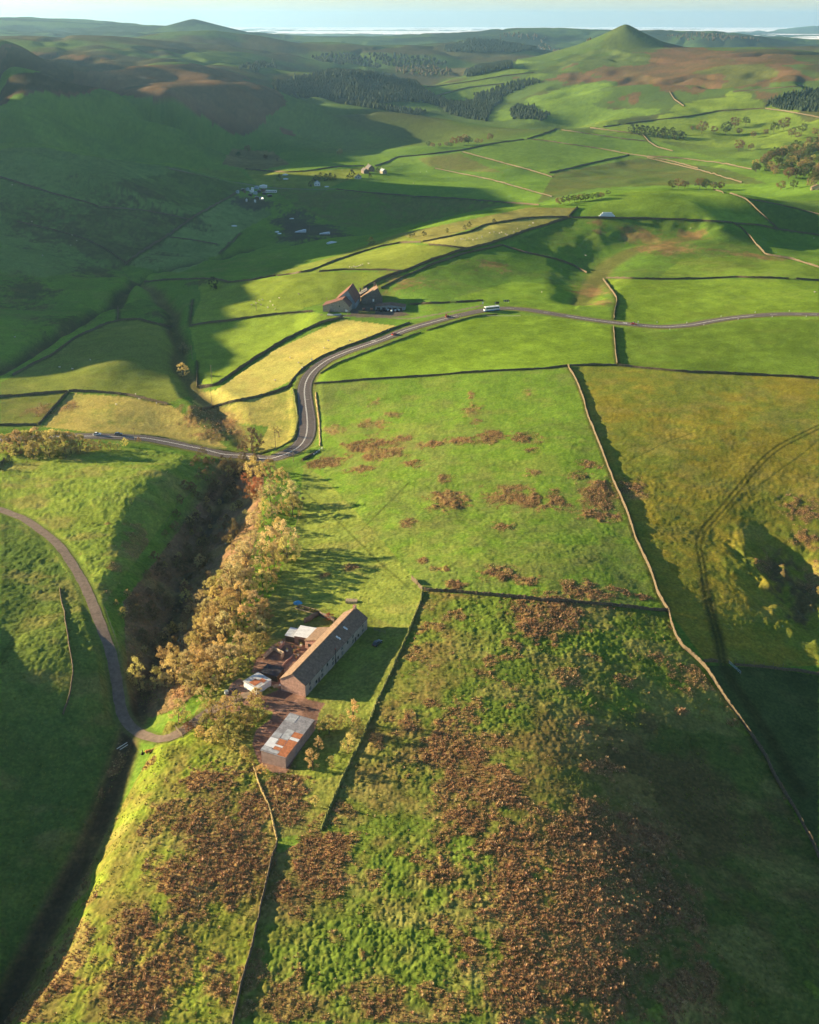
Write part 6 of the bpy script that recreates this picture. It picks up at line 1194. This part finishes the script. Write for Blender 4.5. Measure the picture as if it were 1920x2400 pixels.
# ------------------------------------------------------------------ rush tussocks and rough grass
def tussocks(name, n, seed, dens, lo, hi, hgt, rad, nb, cols, grp, m, width=.10, out=.9):
    rs = np.random.RandomState(seed); A = R_(33); l0, l1 = lo, hi
    D = np.sqrt(l0 ** 2 + (l1 ** 2 - l0 ** 2) * rs.rand(n)); a = (rs.rand(n) * 2 - 1) * A
    i = np.clip(np.searchsorted(AZ, a), 0, len(AZ) - 1); j = np.clip(np.searchsorted(LN, np.log(D)), 0, len(LN) - 1)
    k = rs.rand(n) < dens(RUSH[j, i], ROUGH[j, i], GX[j, i], GY[j, i]); D, a, i, j = D[k], a[k], i[k], j[k]; n = len(D); X, Y = D * np.sin(a), D * np.cos(a); Z = zat(X, Y); big = RUSH[j, i]
    q_ = rs.rand(n) ** 2; H = hgt * (.45 + 1.1 * q_) * (.8 + .5 * big); R = rad * (.5 + 1.0 * q_) * (.85 + .4 * big); R = R * (1 - .35 * sstep(260, 420, D)); H = H * (1 - .35 * sstep(260, 420, D))
    th = rs.rand(n, nb) * 6.283; sp = (.25 + .75 * rs.rand(n, nb)); px, py = np.cos(th), np.sin(th)
    tip = np.stack([X[:, None] + px * R[:, None] * sp * out, Y[:, None] + py * R[:, None] * sp * out, (Z + 0 * X)[:, None] + H[:, None] * (1.05 - .75 * sp ** 2) * (.8 + .4 * rs.rand(n, nb))], -1)
    bx, by = X[:, None] + px * R[:, None] * .25 * sp, Y[:, None] + py * R[:, None] * .25 * sp; wd = width * (.6 + .8 * rs.rand(n, nb)) * (1 + H[:, None])
    b0 = np.stack([bx - py * wd, by + px * wd, (Z - .12)[:, None] + 0 * bx], -1); b1 = np.stack([bx + py * wd, by - px * wd, (Z - .12)[:, None] + 0 * bx], -1)
    mid = (b0 + b1) * .25 + tip * .5 + np.stack([0 * bx, 0 * bx, H[:, None] * .22 + 0 * bx], -1); ww = np.stack([-py * wd, px * wd, 0 * wd], -1) * 1.1
    V = np.stack([b0, b1, mid - ww, mid + ww, tip], 2).reshape(-1, 3); b = np.arange(n * nb)[:, None] * 5
    F = np.concatenate([np.concatenate([b, b + 1, b + 2, b + 3], 1)[:, [0, 1, 2]], np.concatenate([b, b + 1, b + 2, b + 3], 1)[:, [0, 2, 3]], np.concatenate([b + 3, b + 2, b + 4], 1)], 0)
    me = np_mesh(name, V, F, 3, False); cs = np.array(cols, np.float32); mixk = np.clip(big * 1.1 + (rs.rand(n) - .5) * .5, 0, 1)[:, None]; c0 = cs[0] * (1 - mixk) + cs[1] * mixk; c0 = c0 * (.65 + .7 * rs.rand(n))[:, None] * (1 + (rs.rand(n, 1) - .5) * np.array([[.1, .35, .3]]))
    c0 = np.repeat(c0, nb, 0) * (.8 + .4 * rs.rand(n * nb))[:, None]; c0 = np.repeat(c0, 5, 0); ca = me.color_attributes.new('grown', 'FLOAT_COLOR', 'POINT'); ca.data.foreach_set('color', np.concatenate([c0, np.ones((len(c0), 1))], 1).astype(np.float32).ravel())
    o_ = link(name, me, m); print(name, n); return tag(o_, grp, 'grass', kind='stuff')
MT = mat('rush_blades', (0, 0, 0), .9, .1, 2, attr='grown', spec=.1)
tussocks('rush_tussocks', 300000, 1, lambda ru, ro, x, y: np.clip(ru * .17 + .035 * (ro > .7) * (vnoise(x / 6, y / 6, 8) > .45), 0, 1), 140, 640, .66, .70, 24, [(.42, .31, .15), (.40, .255, .145)], 'brown rush tussocks scattered over the rough fields', MT, .019)
tussocks('bracken_mat', 640000, 5, lambda ru, ro, x, y: np.clip(ru * 1.0, 0, 1), 140, 520, .34, .42, 12, [(.40, .29, .13), (.38, .225, .12)], 'low matted rusty fronds between the rush tussocks', MT, .021)
tussocks('grass_tufts', 260000, 2, lambda ru, ro, x, y: np.clip((ro - .35) * .75 * sstep(.35, .6, vnoise(x / 3, y / 3, 18)), 0, 1) * (ru < .5), 140, 430, .36, .55, 11, [(.16, .19, .035), (.22, .17, .05)], 'green grass tufts on the rough fields', MT, .026)
# ------------------------------------------------------------------ air, sky, sun
w = bpy.data.worlds.new('World'); SC.world = w; w.use_nodes = True
nt = w.node_tree; sk = nt.nodes.new('ShaderNodeTexSky'); sk.sky_type = 'NISHITA'; sk.sun_disc = False; sk.sun_elevation = SUN_EL
sk.sun_rotation = math.atan2(SH[0], SH[1]); sk.air_density = 1.0; sk.dust_density = 0.15; sk.ozone_density = 2.5; sk.altitude = 400
nt.links.new(sk.outputs[0], nt.nodes['Background'].inputs[0]); nt.nodes['Background'].inputs[1].default_value = .05
sun = bpy.data.lights.new('sun', 'SUN'); sun.energy = 5.0; sun.angle = R_(.5); sun.color = (1.0, .78, .45); so = bpy.data.objects.new('sun', sun); COL.objects.link(so)
d = Vector((SH[0] * math.cos(SUN_EL), SH[1] * math.cos(SUN_EL), math.sin(SUN_EL)))
so.rotation_euler = d.to_track_quat('Z', 'Y').to_euler(); so.location = (0, 0, 500)
HAZE = 5.2e-5
if HAZE:
    mb = MB(); mb.box(-36000, 36000, -9000, 36000, -110, max(430.0, float(GZ.max()) + 15))
    hm = bpy.data.materials.new('haze'); hm.use_nodes = True; hn = hm.node_tree; hn.nodes.remove(hn.nodes['Principled BSDF'])
    pv = hn.nodes.new('ShaderNodeVolumePrincipled'); pv.inputs['Color'].default_value = (.40, .70, 1.0, 1); pv.inputs['Density'].default_value = HAZE; pv.inputs['Anisotropy'].default_value = .6
    hn.links.new(pv.outputs[0], hn.nodes['Material Output'].inputs['Volume'])
    hz_ = mb.build('haze', hm); tag(hz_, kind='stuff')
# low mist lying over the plain beyond the last hills
ma = np.radians(np.linspace(-45, 45, 181)); ml = np.exp(np.linspace(math.log(8600), math.log(30000), 80)); A2, D2_ = np.meshgrid(ma, ml); mx_, my_ = D2_ * np.sin(A2), D2_ * np.cos(A2)
mz_ = 44 + 20 * (fbm(mx_ / 1500, my_ / 2600, 41, 4) - .5) - 70 * sstep(R_(-7), R_(-12), A2) * sstep(30000, 12000, D2_) - 0 * sstep(.52, .66, fbm(mx_ / 2600, my_ / 5200, 44, 3)) * (D2_ < 22000)
i_ = np.arange(mx_.size).reshape(mx_.shape); mm = mat('mist', (.92, .92, .92), 1, .04, .002, spec=0)
mo = link('mist', np_mesh('mist', np.stack([mx_, my_, mz_], -1).reshape(-1, 3), np.stack([i_[:-1, :-1], i_[:-1, 1:], i_[1:, 1:], i_[1:, :-1]], -1).reshape(-1, 4), 4), mm); tag(mo, kind='stuff')
SC.view_settings.view_transform = 'Standard'; SC.view_settings.look = 'None'; SC.view_settings.exposure = 1.95; SC.view_settings.gamma = 1.0
SC.cycles.use_denoising = True; SC.cycles.volume_bounces = 1; SC.cycles.max_bounces = 6; SC.cycles.diffuse_bounces = 3; SC.cycles.transparent_max_bounces = 8
SC.cycles.use_adaptive_sampling = True; SC.cycles.adaptive_threshold = .02
